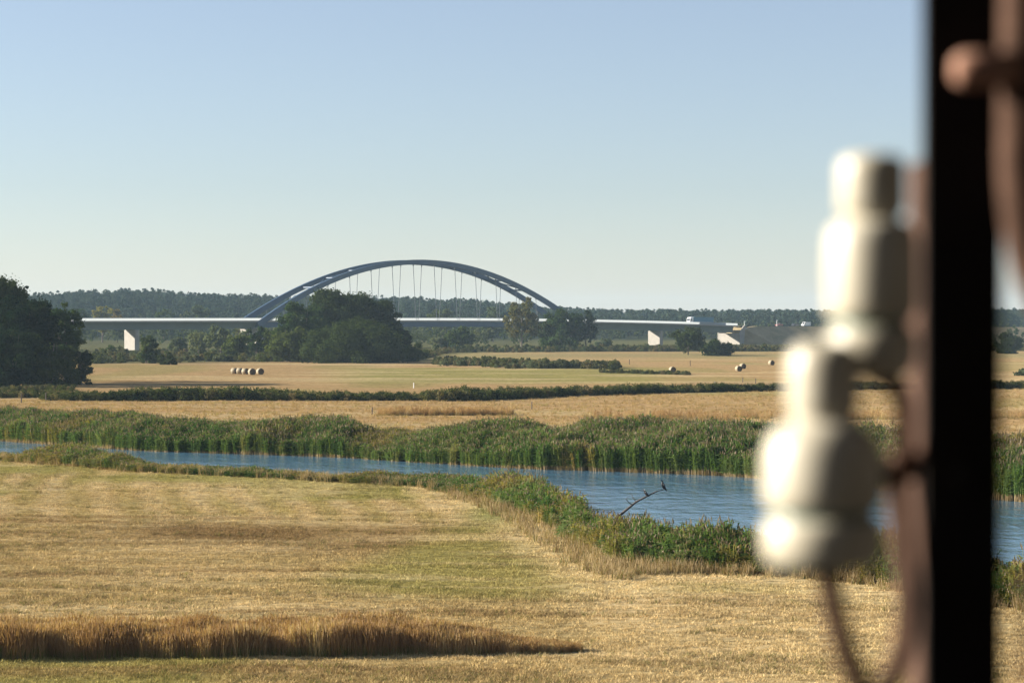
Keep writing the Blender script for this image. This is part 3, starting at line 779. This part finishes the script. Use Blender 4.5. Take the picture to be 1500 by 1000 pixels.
# dry grass on the far meadow
fp = [tuft(260 + k, [M['straw_far'], M['grass_green']], 16, .4, .12, .38, .05, .7, (5, .35, .1, .3, .05, .7) if k == 0 else None) for k in range(4)]
n = 26000
y = rs.uniform(216, 420, n); x = (rs.rand(n) * 2 - 1) * (y * .228 + 4)
pxx = 750 + F * x / y
hy_ = np.interp(pxx, [0, 80, 400, 700, 850, 960, 1140, 1560], [362, 359, 357, 357, 379, 393, 405, 420])
keep = (d_far(x, y) < -2) & (rs.rand(n) < .15 + vnoise(x * .3, y, 3, 85)) & (y < hy_); x, y = x[keep], y[keep]
scatter("far_meadow_grass", np.stack([x, y, ground_z(x, y) - .02], 1), rots(len(x)), .5 + .7 * rs.rand(len(x)), fp, "dry tan grass of the meadow beyond the river")
n = 900
px = np.concatenate([rs.uniform(555, 750, n // 2), rs.uniform(860, 1560, n // 2)]); y = np.concatenate([rs.uniform(303, 308, n // 2), rs.uniform(288, 300, n // 2)]); x = (px - 750) / F * y
scatter("tall_dry_grass", np.stack([x, y, ground_z(x, y) - .02], 1), rots(n), .55 + .6 * rs.rand(n), tp + [fr[0]], "standing dry grass strips in the meadow beyond the river")

# ------------------------------------------------------------------ the bridge
A = R(40); U = Vector((math.cos(A), math.sin(A), 0)); Nn = Vector((math.sin(A), -math.cos(A), 0)); Zv = Vector((0, 0, 1))
CB = Vector((-42.7, 1048, 0)); HALF = 89.0; RISE = 26.2
def deck_z(s): return 12.15 - (2.6 * (s / 198) ** 2 if s > 0 else .25 * (s / 200) ** 2)
def bp_(s, o, z): return CB + U * s + Nn * o + Zv * z       # along, towards the camera side, up
bridge = thing("road_bridge", CB, "long road bridge with a blue tied arch over the middle span", "bridge")
def bpart(mb, name, mat, parent=bridge, smooth=False):
    mb.V = [tuple(Vector(v) - CB) for v in mb.V]
    return mb.build(name, M[mat], parent, smooth)
def loft(sections, closed=True):
    m = MB(); n = len(sections[0])
    if n == 2:
        vs = [p for s_ in sections for p in s_]; m.add(vs, [(2 * i, 2 * i + 2, 2 * i + 3, 2 * i + 1) for i in range(len(sections) - 1)]); return m
    vs = [p for s_ in sections for p in s_]; fs = []
    for i in range(len(sections) - 1):
        for j in range(n): fs.append((i * n + j, i * n + (j + 1) % n, (i + 1) * n + (j + 1) % n, (i + 1) * n + j))
    fs += [tuple(range(n - 1, -1, -1)), tuple(range((len(sections) - 1) * n, len(sections) * n))]
    m.add(vs, fs); return m
SL = np.arange(-330, 199, 6.0)
def sec(s, prof, dz=0): return [bp_(s, o, deck_z(s) + z) for o, z in prof]
DW = 7.6
bpart(loft([sec(s, [(-DW, 0), (-DW, -.45), (DW, -.45), (DW, 0)]) for s in SL]), "deck", "asphalt")
bpart(loft([sec(s, [(-DW - .02, .0), (-DW - .02, -.62), (-DW + .5, -.62), (-DW + .5, .0)]) for s in SL]), "edge_beam", "concrete")
bpart(loft([sec(s, [(DW + .02, .0), (DW + .02, -.62), (DW - .5, -.62), (DW - .5, .0)]) for s in SL]), "edge_beam", "concrete")
SA = [s for s in SL if s <= -88]; SM = [s for s in SL if -94 <= s <= 92]; SB = [s for s in SL if s >= 86]
for grp in (SA, SB): bpart(loft([sec(s, [(-4.6, -.47), (-3.4, -3.6), (3.4, -3.6), (4.6, -.47)]) for s in grp]), "box_girder", "girder")
for sd in (-1, 1): bpart(loft([sec(s, [(sd * DW - sd * 1.3 - .5, -.47), (sd * DW - sd * 1.3 - .5, -2.9), (sd * DW - sd * 1.3 + .5, -2.9), (sd * DW - sd * 1.3 + .5, -.47)]) for s in SM]), "tie_girder", "steel_blue")
for k, s in enumerate(np.arange(-84, 90, 12.0)):            # cross beams under the main span
    m = MB(); rot = Matrix.Rotation(A, 3, 'Z'); m.box(bp_(s, 0, deck_z(s) - 1.5), (.5, 11.4, 1.7), 0, rot); bpart(m, "cross_beam", "steel_blue")
for sd in (-1, 1):
    m = loft([sec(s, [(sd * (DW - .28), 0.01), (sd * (DW - .28), 1.0)]) for s in SL])
    pr = bpart(m, "parapet", "panel")
    m = MB(); m.tube([bp_(s, sd * (DW - .28), deck_z(s) + 1.12) for s in SL], .06, 6); bpart(m, "handrail", "pale_rail", bridge)
# arches leaning towards each other
WB, WT = 7.3, 4.6
def arch_pt(s, sd):
    f = 1 - (s / HALF) ** 2
    return bp_(s, sd * (WB + (WT - WB) * f), deck_z(s) - .6 + (RISE + .6) * f)
AS = np.linspace(-HALF - 2, HALF + 2, 61)
for sd in (-1, 1):
    secs = []
    for s in AS:
        c = arch_pt(s, sd); t = (arch_pt(s + .5, sd) - arch_pt(s - .5, sd)).normalized(); up = (Zv - t * Zv.dot(t)).normalized(); sdv = t.cross(up)
        hh = 1.05 + .25 * abs(s / HALF) ** 3
        secs.append([c + up * hh + sdv * .55, c + up * hh - sdv * .55, c - up * hh - sdv * .55, c - up * hh + sdv * .55])
    bpart(loft(secs), "arch_rib", "steel_blue")
HS = [(-HALF + 178 / 15 * k) for k in range(1, 15)]
for s in HS:
    for sd in (-1, 1):
        c = arch_pt(s, sd)
        m = MB(); m.tube([c - Zv * .9, bp_(s, sd * (DW - 1.0), deck_z(s) - .5)], .11, 6)
        m.tube([c - Zv * .8, c - Zv * 1.9], .24, 6)
        bpart(m, "hanger", "cable")
for k in range(1, 14):                                      # wind bracing
    s = HS[k - 1] * .5 + HS[k] * .5
    if abs(s) > 66: continue
    m = MB(); m.tube([arch_pt(s, -1), arch_pt(s, 1)], .38, 8); bpart(m, "arch_strut", "steel_blue")
    if k < 13 and abs(HS[k] * .5 + HS[min(k + 1, 13)] * .5) <= 66:
        s2 = HS[k] * .5 + HS[k + 1] * .5
        m = MB(); m.tube([arch_pt(s, -1 if k % 2 else 1), arch_pt(s2, 1 if k % 2 else -1)], .26, 8); bpart(m, "arch_brace", "steel_blue")
for s in (-324, -265, -206, -148, -89, 89, 148):            # wall piers
    zt = deck_z(s) - (3.7 if abs(s) > 100 else 3.0)
    m = MB(); rot = Matrix.Rotation(A, 3, 'Z'); wd = 9.0 if abs(s) > 100 else 14.5
    m.box(bp_(s, 0, zt / 2 - .5), (2.2 if abs(s) > 100 else 3.4, wd, zt + 1), 0, rot, bev=.35)
    p = bpart(m, "pier", "concrete")
m = MB()                                                    # right abutment with sloped wing walls
m.prism([(0, -1), (0, deck_z(198) - 4.0), (3, deck_z(198) - 4.0), (3, -1)], U, Zv, Nn * -15.6, bp_(199, 7.8, 0))
for o in (-7.9, 7.3): m.prism([(0, -1), (0, deck_z(198) - 3.9), (3.01, deck_z(198) - .02), (9, deck_z(198) - 3), (14, -1)], U, Zv, Nn * .6, bp_(199, o, 0))
bpart(m, "abutment", "concrete")

# embankment carrying the road away from the bridge
def emb_sec(s, off, wtop=8.0):
    zt = 12.15 - 2.6 * (min(s, 215) / 198) ** 2 - max(0, s - 215) * .004
    k = min(1.0, max(0.0, (s - 202) / 16)) ** .6
    if k < .1: wtop = 7.0; zt -= 1.2
    return [bp_(s, off - wtop - zt * 1.75 * k, -.4), bp_(s, off - wtop, zt), bp_(s, off + wtop, zt), bp_(s, off + wtop + zt * 1.75 * k, -.4)]
S2 = [202.2, 212, 220, 230, 240, 250, 265, 280, 300, 320, 350, 380, 460, 560, 700]
emb = loft([emb_sec(s, 0 if s < 206 else (s - 206) ** 2 * .006 if s < 250 else 11.6 + (s - 250) * .53) for s in S2])
def emb_material():
    m, t, out = nodes_of("embankment_grass")
    g = N(t, "ShaderNodeNewGeometry"); n1 = noise(t, .09, g.outputs["Position"], 6, .7); r = ramp(t, [(.3, (.17, .165, .08)), (.5, (.30, .24, .135)), (.7, (.40, .31, .18))])
    t.links.new(n1.outputs[0], r.inputs[0]); d = N(t, "ShaderNodeBsdfDiffuse"); t.links.new(r.outputs[0], d.inputs[0]); t.links.new(d.outputs[0], out.inputs[0]); return m
M['emb'] = emb_material()
tag(emb.build("road_embankment", M['emb']), "grassy embankment carrying the road right of the bridge", kind="structure")
def road_z(s): return 12.15 - 2.6 * (min(s, 215) / 198) ** 2 - max(0, s - 215) * .004
m = MB()
for a, b in zip(S2[:-1], S2[1:]):
    oa, ob = [0 if q < 206 else (q - 206) ** 2 * .006 if q < 250 else 11.6 + (q - 250) * .53 for q in (a, b)]
    m.add([bp_(a, oa - 4, road_z(a) + .06), bp_(a, oa + 4, road_z(a) + .06), bp_(b, ob + 4, road_z(b) + .06), bp_(b, ob - 4, road_z(b) + .06)], [(0, 1, 2, 3)])
tag(m.build("road", M['asphalt']), "asphalt road on top of the embankment", kind="structure")

# ------------------------------------------------------------------ vehicles
def wheel(parent, x, y, r, wd):
    m = MB(); mt = Matrix.Rotation(R(90), 3, 'X')
    m.lathe([(r * .6, -wd / 2), (r * .95, -wd / 2), (r, -wd * .35), (r, wd * .35), (r * .95, wd / 2), (r * .6, wd / 2)], 16, 0, mt, (x, y, r)); t = m.build("tyre", M['tyre'], parent, True)
    m = MB(); m.lathe([(.001, -wd * .42), (r * .6, -wd * .42), (r * .62, 0), (r * .6, wd * .42), (.001, wd * .42)], 16, 0, mt, (x, y, r)); m.build("rim", M['rim'], parent, True)
def car(loc, rz, label, mat, van=False):
    t = thing("car" if not van else "van", loc, label, "car" if not van else "van", "vehicles by the bridge", rz)
    L, Wd = (4.3, 1.75) if not van else (5.2, 1.95)
    if van: prof = [(-2.6, .35), (2.55, .35), (2.6, .95), (2.1, 1.15), (1.45, 2.1), (1.2, 2.25), (-2.5, 2.25), (-2.6, 2.1)]; win = [(1.05, 1.25), (1.95, 1.22), (1.42, 2.0), (1.05, 2.0)]
    else: prof = [(-2.1, .3), (2.1, .3), (2.15, .7), (1.95, .85), (1.05, .98), (.4, 1.45), (-1.2, 1.48), (-1.9, 1.0), (-2.15, .9)]; win = [(-1.55, 1.0), (.9, 1.0), (.35, 1.38), (-1.15, 1.41)]
    m = MB(); m.prism(prof, (1, 0, 0), (0, 0, 1), (0, -Wd, 0), (0, Wd / 2, 0)); m.build("body", M[mat], t)
    for sd in (-1, 1):
        m = MB(); m.prism(win, (1, 0, 0), (0, 0, 1), (0, -.03, 0), (0, sd * (Wd / 2 + .005) + .015, 0)); m.build("window", M['glass'], t)
    m = MB(); x0, z0, x1, z1 = (2.1, 1.15, 1.45, 2.1) if van else (1.05, .98, .4, 1.45)
    m.add([(x0 + .02, -.75, z0 + .05), (x0 + .02, .75, z0 + .05), (x1 + .04, .72, z1 - .03), (x1 + .04, -.72, z1 - .03), (x0 - .02, -.75, z0), (x0 - .02, .75, z0), (x1 - .02, .72, z1 - .06), (x1 - .02, -.72, z1 - .06)], [(0, 1, 2, 3), (7, 6, 5, 4), (0, 4, 5, 1), (1, 5, 6, 2), (2, 6, 7, 3), (3, 7, 4, 0)]); m.build("windscreen", M['glass'], t)
    for sx in (-1, 1):
        for sy in (-1, 1):
            e = link("wheel", None, t); wheel(e, sx * L * .31, sy * (Wd / 2 - .1), .32, .2)
    return t
def on_road(s, o, dz=0): 
    off = 0 if s < 206 else (s - 206) ** 2 * .006 if s < 250 else 11.6 + (s - 250) * .53
    return bp_(s, off + o, (deck_z(s) if s < 200 else road_z(s) + .06) + dz)

tr = thing("truck", on_road(176, 2.6), "white cabbed truck with a teal box trailer driving over the bridge", "truck", None, A + math.pi)
def tpart(name, mat, fn): m = MB(); fn(m); return m.build(name, M[mat], tr)
cab = tpart("cab", 'white_paint', lambda m: m.prism([(5.6, .6), (8.0, .6), (8.05, 1.6), (7.85, 2.9), (7.3, 3.55), (5.6, 3.75)], (1, 0, 0), (0, 0, 1), (0, -2.4, 0), (0, 1.2, 0)))
m = MB(); m.prism([(8.07, 1.75), (8.09, 1.75), (7.9, 2.9), (7.88, 2.9)], (1, 0, 0), (0, 0, 1), (0, -2.1, 0), (0, 1.05, 0)); m.build("windscreen", M['glass'], cab)
for sd in (-1, 1):
    m = MB(); m.prism([(6.6, 1.8), (7.8, 1.8), (7.65, 2.7), (6.6, 2.75)], (1, 0, 0), (0, 0, 1), (0, -.03, 0), (0, sd * 1.21 + .015, 0)); m.build("window", M['glass'], cab)
tpart("chassis", 'dark_paint', lambda m: m.box((-.6, 0, .85), (15.5, 1.0, .3)))
tpart("trailer", 'teal_tarp', lambda m: m.box((-1.7, 0, 2.35), (13.6, 2.5, 2.6), bev=.05))
for xw in (7.0, 4.4, -4.6, -5.9, -7.2):
    for sy in (-1, 1):
        e = link("wheel", None, tr); wheel(e, xw, sy * 1.0, .5, .32)

car(on_road(230, 2.2), A + math.pi, "dull red car on the embankment road beside the white marker post", 'red_paint')
car(on_road(239, 2.0), A, "dark car on the embankment road left of the white van", 'dark_paint')
car(on_road(244, 2.6), A + math.pi, "white van on the embankment road", 'white_paint', True)
pc = gp(978, 511); pc.z = float(ground_z(np.array(pc.x), np.array(pc.y)))
car(pc, R(160), "white car parked beside the lit right pier", 'white_paint')

def sign_post(loc, h, label, board=None):
    t = thing("marker_post", loc, label, "post", "white markers along the road", A)
    m = MB(); m.tube([(0, 0, -.3), (0, 0, h)], .14, 8); m.build("post", M['white_paint'], t)
    if board: m = MB(); m.box((0, -.16, h - board[1] / 2), (board[0], .06, board[1]), 0, None); m.build("board", M['white_paint'], t)
    return t
sign_post(on_road(225, 6.6), 3.3, "tall white marker post on the embankment shoulder", (.7, .7))
sign_post(on_road(203.5, 6.8), 2.4, "short white sign just past the right end of the bridge", (.8, 1.0))

# ------------------------------------------------------------------ hay bales
def bale_meshes(seed, r=.72, wd=1.25):
    rs = np.random.RandomState(seed); m = MB(); mt = Matrix.Rotation(R(90), 3, 'X')
    prof = []
    for rr, zz in [(.01, .47), (.18, .475), (.19, .49), (.38, .485), (.40, .50), (.62, .49), (.64, .505), (.86, .495), (.95, .47), (.995, .42)]: prof.append((rr * r, zz * wd))
    full = [(a, -b) for a, b in prof] + [(a, b) for a, b in prof[::-1]]
    m.lathe(full, 28, 0, mt, (0, 0, r - .06))
    m.V = [(x * (1 + .02 * math.sin(z * 9 + seed)), y + .015 * math.sin(x * 13), z * (.97 + .02 * math.cos(x * 7 + seed))) for x, y, z in m.V]
    w_ = MB(); w_.lathe([(r * .985, -.41 * wd), (r * 1.012, -.40 * wd), (r * 1.015, 0), (r * 1.012, .40 * wd), (r * .985, .41 * wd)], 28, 0, mt, (0, 0, r - .06))
    w_.V = [(x * (1 + .02 * math.sin(z * 9 + seed)), y, z * (.97 + .02 * math.cos(x * 7 + seed))) for x, y, z in w_.V]
    return m.mesh("roll", M['hay'], True), w_.mesh("net_wrap", M['hay_wrap'], True)
BM = [bale_meshes(k) for k in range(3)]
def bale(px, py, rz, label, k, group, sc=1.0):
    p = gp(px, py); p.z = float(ground_z(np.array(p.x), np.array(p.y)))
    t = thing("hay_bale", p, label, "hay bale", group, rz); t.scale = (sc, sc, sc)
    link("roll", BM[k % 3][0], t); link("net_wrap", BM[k % 3][1], t)
GB = "row of bales before the big tree clump"; GS = "single bales on the right field"
bale(381, 548.5, R(30), "rightmost round bale of the row, dark end towards the camera", 0, GB, 1.05)
bale(369, 549, R(26), "second bale from the right in the row, dark end showing", 1, GB, 1.08)
bale(359, 548.3, R(62), "third bale from the right in the row, pale side lit", 2, GB)
bale(351, 547.8, R(70), "fourth bale from the right in the row, pale side lit", 0, GB)
bale(343, 547.3, R(66), "leftmost bale of the row before the big clump", 1, GB)
bale(985, 545.5, R(24), "lone dark bale below the right pier", 1, GS, 1.0)
bale(1082, 543.5, R(26), "nearer bale of the touching pair on the right field", 2, GS)
bale(1088, 540, R(32), "farther bale of the touching pair on the right field", 0, GS)
bale(1130, 534.5, R(32), "farthest bale, round dark end with a pale lit side", 1, GS)

# ------------------------------------------------------------------ fence posts
def fence_post(px, py, h, label, mat='wood_grey', r=.07):
    p = gp(px, py); p.z = float(ground_z(np.array(p.x), np.array(p.y)))
    m = MB(); m.tube([(0, 0, -.3), (.01, 0, h * .5), (.02, .01, h - .04), (.02, .01, h)], [r * 1.05, r, r * .95, r * .7], 8)
    tag(m.build("fence_post", M[mat], None, False, p), label, "post", "posts standing in the far meadows")
fence_post(779, 600, 1.15, "dark post in the tan meadow just beyond the river reeds")
fence_post(1047, 569, 1.25, "white post at the hedge on the right", 'post_white', .1)
fence_post(1011, 535.5, 1.5, "dark post right of the lone dark bale", r=.1)
fence_post(922, 534, 1.5, "dark post left of the lone dark bale", r=.1)
fence_post(1107, 562, 1.1, "dark post behind the hedge on the right, below the far bale", r=.08)
fence_post(1088, 560, 1.0, "short dark post behind the hedge beneath the touching bales", r=.08)
fence_post(606, 568, 1.0, "short pale post above the hedge in the middle", 'post_white', .1)
fence_post(545, 606, 1.0, "dark stump post in the tan meadow left of the standing dry grass")
fence_post(67, 588, 1.4, "grey post at the left end of the hedge", r=.09)
fence_post(31, 590, 1.4, "grey post in the rough scrub near the left edge", r=.09)

# ------------------------------------------------------------------ snag with two birds in the river
sd_ = 139.0
def sp_(px, py, dd=0): return at(px, py, sd_ + dd)
m = MB(); m.tube([sp_(868, 800), sp_(905, 757), sp_(932, 735), sp_(948, 726.5), sp_(962, 719.5), sp_(971, 717.5)], [.11, .09, .065, .05, .035, .02], 7)
m.tube([sp_(932, 735), sp_(927, 728, .2), sp_(925, 722, .3)], [.03, .02, .01], 5); m.tube([sp_(925, 739), sp_(917, 731, -.2), sp_(921, 726, -.3)], [.03, .02, .01], 5)
m.tube([sp_(955, 722.6), sp_(966, 724, .2)], [.02, .008], 5)
base = sp_(868, 800)
m.V = [tuple(Vector(v) - base) for v in m.V]
tag(m.build("dead_branch", M['snag'], None, True, base), "bare dead branch sticking out of the river behind the near reeds", "branch")
def bird(loc, rz, label, sc, pts, rad, white):
    m = MB(); m.tube(pts, rad, 10, squash=(1, .8))
    for sy in (-.03, .03): m.tube([(0, sy, .0), (0, sy, .12)], .010, 5)
    # folded wings
    for sy in (-1, 1): m.tube([(.02, sy * .075, .36), (-.06, sy * .085, .24), (-.16, sy * .05, .06)], [.03, .045, .012], 6)
    o = m.build("bird", M['feather'], None, True, loc); o.scale = (sc, sc, sc); o.rotation_euler = (0, 0, rz)
    tag(o, label, "bird", "birds on the dead branch")
    if white:
        m = MB(); m.tube([(.075, 0, .43), (.095, 0, .50), (.10, 0, .54)], [.03, .042, .02], 8); m.build("white_glint", M['glint_white'], o, True)  # bright glint on the bird, put in as a white patch
    return o
bird(sp_(971.5, 717.8), R(200), "upright black bird at the tip of the dead branch", 1.05, [(-.24, 0, -.06), (-.17, 0, .03), (-.08, 0, .14), (.0, 0, .27), (.035, 0, .38), (.04, 0, .46), (.05, 0, .53), (.09, 0, .56), (.16, 0, .565), (.2, 0, .555)], [.015, .045, .09, .105, .085, .05, .04, .038, .014, .004], False)
bird(sp_(946, 727), R(170), "hunched black bird lower down the dead branch with a painted pale glint", .80, [(-.30, 0, -.02), (-.2, 0, .06), (-.1, 0, .15), (-.01, 0, .25), (.06, 0, .34), (.09, 0, .41), (.12, 0, .46), (.16, 0, .47), (.22, 0, .455), (.25, 0, .44)], [.015, .05, .095, .105, .085, .055, .045, .038, .014, .004], True)

# ------------------------------------------------------------------ foreground: black mast with insulators
def fx(px, Y): return (px - 750) / F * Y
def fz(py, Y): return H - (py - HY) / F * Y
YM = 2.0
mast = thing("mast", (fx(1410, YM), YM + .01, 10.62), "black iron mast standing close to the camera at the right", "mast")
def mpart(mb, name, mat, parent=mast, smooth=False, org=Vector((fx(1410, YM), YM + .01, 10.62))):
    mb.V = [tuple(Vector(v) - org) for v in mb.V]; return mb.build(name, M[mat], parent, smooth)
xa, xb = fx(1354, YM), fx(1469, YM); top_z = 15.02
m = MB(); m.box(((xa + xb) / 2, YM + .008, (10.62 + top_z) / 2), (xb - xa, .016, top_z - 10.62)); mpart(m, "front_flange", 'black_post')
zs = fz(233, YM)
m = MB(); m.box((xa + .006, YM + .017 + .031, (10.62 + zs) / 2), (.0118, .062, zs - 10.62)); mpart(m, "side_plate", 'rust')
# bolt head on the face
m = MB(); m.lathe([(.001, 0), (.012, 0), (.012, .006), (.001, .006)], 6, 0, Matrix.Rotation(R(90), 3, 'X'), (fx(1415, YM), YM, fz(690, YM))); mpart(m, "bolt", 'black_post')

def insulator(cx, Y, px_scale_prof, label, hook_pts, hook_r, nut=None, hookmat='rust'):
    """prof in photo pixels: (radius, row)"""
    s = Y / F; base = Vector((fx(cx, Y), Y, fz(px_scale_prof[-1][1], Y)))
    t = thing("insulator", base, label, "insulator", "porcelain insulators on the mast")
    def seg(lo, hi, name, mat):
        m = MB(); pr = [(r * s, fz(y, Y) - base.z) for r, y in px_scale_prof[lo:hi]]
        m.lathe(pr, 40); return m.build(name, M[mat], t, True)
    return t, seg, base, s

# upper insulator
YU = 1.925
P1 = [(.1, 226), (30, 227), (43, 231), (49, 240), (50, 252), (50, 302), (47, 311), (41, 316), (40, 322),
      (39, 322), (54, 326), (63, 335), (67, 352), (68, 400), (67, 448), (64, 460), (57, 466),
      (57, 466), (54, 470), (54, 476), (57, 480),
      (57, 480), (64, 486), (67, 500), (66, 522), (60, 540), (48, 552), (38, 554), (36, 545), (30, 500), (.1, 498)]
t, seg, b0, s0 = insulator(1277, YU, P1, "upper cream porcelain insulator beside the black mast", None, None)
seg(0, 9, "cap", 'porcelain'); seg(9, 17, "body", 'porcelain'); seg(17, 21, "groove", 'glaze_green'); seg(21, 31, "skirt", 'porcelain')
def hook(t, b0, pts, rad, mat='rust', name="hook", sq=None):
    m = MB(); m.tube(pts, rad, 12, squash=sq); m.V = [tuple(Vector(v) - b0) for v in m.V]; return m.build(name, M[mat], t, True)
def curve(pts, n=8):
    """Catmull-Rom through the points"""
    pts = [Vector(p) for p in pts]; q = [pts[0] * 2 - pts[1]] + pts + [pts[-1] * 2 - pts[-2]]; out = []
    for i in range(1, len(q) - 2):
        for k in range(n):
            f = k / n; a, b, c, d = q[i - 1], q[i], q[i + 1], q[i + 2]
            out.append(.5 * ((2 * b) + (c - a) * f + (2 * a - 5 * b + 4 * c - d) * f * f + (3 * b - a - 3 * c + d) * f ** 3))
    return out + [pts[-1]]
def fp_(px, py, Y): return Vector((fx(px, Y), Y, fz(py, Y)))
hook(t, b0, curve([fp_(1272, 505, YU), fp_(1280, 545, YU), fp_(1308, 562, 1.94), fp_(1322, 590, 1.97), fp_(1324, 640, 2.0), fp_(1322, 688, 2.03)]), .0085)

# lower insulator
YL = 1.88
P2 = [(.1, 500), (28, 502), (44, 509), (51, 522), (53, 540), (53, 590), (50, 602), (46, 609), (46, 615),
      (46, 615), (62, 622), (78, 638), (87, 664), (88, 700), (88, 728), (84, 740), (78, 745),
      (78, 745), (75, 749), (75, 754), (78, 758),
      (78, 758), (86, 764), (89, 776), (89, 800), (85, 818), (72, 829), (58, 831), (54, 820), (44, 775), (.1, 772)]
t2, seg2, b2, s2 = insulator(1206, YL, P2, "lower larger cream porcelain insulator on a hooked iron pin", None, None)
def seg_b(t, b, Y, P, lo, hi, name, mat):
    m = MB(); m.lathe([(r * Y / F, fz(y, Y) - b.z) for r, y in P[lo:hi]], 40); m.build(name, M[mat], t, True)
for lo, hi, nm, mt in [(0, 9, "cap", 'porcelain'), (9, 17, "body", 'porcelain'), (17, 21, "groove", 'glaze_green'), (21, 31, "skirt", 'porcelain')]: seg_b(t2, b2, YL, P2, lo, hi, nm, mt)
hook(t2, b2, curve([fp_(1203, 775, YL), fp_(1212, 830, YL), fp_(1222, 890, YL), fp_(1240, 955, YL), fp_(1268, 1012, 1.89), fp_(1300, 1005, 1.92), fp_(1322, 950, 1.95), fp_(1330, 880, 1.98), fp_(1320, 780, 2.01), fp_(1313, 690, 2.03)]), .0098)
m = MB(); mt = Matrix.Rotation(R(90), 3, 'Y')
m.lathe([(.001, 0), (.011, 0), (.013, .004), (.013, .026), (.001, .026)], 14, 0, mt, fp_(1303, 683, 2.03)); m.lathe([(.0125, .02), (.0125, .040)], 14, 0, mt, fp_(1296, 683, 2.03))
m.V = [tuple(Vector(v) - b2) for v in m.V]; m.build("bolt", M['rust_bolt'], t2, True)
m = MB(); m.lathe([(.001, 0), (.015, 0), (.017, .003), (.017, .015), (.001, .017)], 6, 0, mt, fp_(1270, 688, 2.03)); m.V = [tuple(Vector(v) - b2) for v in m.V]; m.build("nut", M['rust'], t2)

# added unseen enclosure shading the mast: floor, back and right walls, roof, block below
M['dark_shade_wall'] = paint("dark_shade_wall", (.014, .011, .010), (.009, .008, .007), .9, 3)  # near-black so the added walls throw little light back
M['dark_shade_board'] = paint("dark_shade_board", (.014, .012, .010), (.009, .008, .007), .9, 3)
for nm, c, sz, mt_ in [("shade_block", (-2.0, .6, 5.2), (11, 8.0, 10.4), 'dark_shade_wall'), ("shade_floor", (-2.0, .6, 10.52), (10.6, 7.6, .2), 'dark_shade_board'),
                       ("shade_wall", (-2.4, -1.1, 12.8), (9.0, .4, 4.35), 'dark_shade_wall'), ("shade_wall", (1.9, 1.85, 12.8), (.4, 5.45, 4.35), 'dark_shade_wall'), ("shade_roof", (.45, 1.6, 15.15), (3.4, 6.1, .25), 'dark_shade_board')]:
    m = MB(); m.box(c, sz); tag(m.build(nm, M[mt_]), "dark unseen enclosure added to shade the mast that stands on it", kind="structure")

# right hand hook bracket: flat bar with a bolt through its eye, going off the picture
YR = 1.98
hb = fp_(1480, 200, YR)
hk = thing("hook_bracket", hb, "rusty curved hook bracket on the right of the mast with a bolt", "bracket")
m = MB(); m.tube(curve([fp_(1496, -140, YR), fp_(1496, 0, YR), fp_(1494, 120, YR), fp_(1493, 230, YR), fp_(1499, 320, YR), fp_(1517, 400, YR), fp_(1554, 460, YR), fp_(1609, 480, YR), fp_(1659, 440, YR), fp_(1677, 360, YR)]), .019, 12); m.V = [tuple(Vector(v) - hb) for v in m.V]; m.build("hook", M['rust'], hk, True)
m = MB(); m.lathe([(.001, 0), (.010, .0), (.0145, .006), (.0155, .015), (.0155, .055), (.001, .055)], 18, 0, mt, fp_(1396, 103, 1.965)); m.V = [tuple(Vector(v) - hb) for v in m.V]; m.build("bolt", M['rust_bolt'], hk, True)
m = MB(); m.tube([fp_(1502, 840, YR), fp_(1499, 900, YR), fp_(1503, 1060, YR), fp_(1540, 1150, YR)], .004, 8); m.V = [tuple(Vector(v) - hb) for v in m.V]; m.build("stay", M['rust'], hk, True)

# ------------------------------------------------------------------ haze over the flats
m = MB(); m.box((0, 3180, 36.5), (7600, 7000, 79))
hz = m.build("haze", [])
hm, t_, out_ = nodes_of("haze_air")
pv = N(t_, "ShaderNodeVolumePrincipled"); pv.inputs["Color"].default_value = (.58, .80, 1.0, 1); pv.inputs["Density"].default_value = 0.66e-4; pv.inputs["Anisotropy"].default_value = .0
t_.links.new(pv.outputs[0], out_.inputs["Volume"])
hz.data.materials.clear(); hz.data.materials.append(hm)
tag(hz, "thin bluish summer haze over the river flats", kind="stuff")
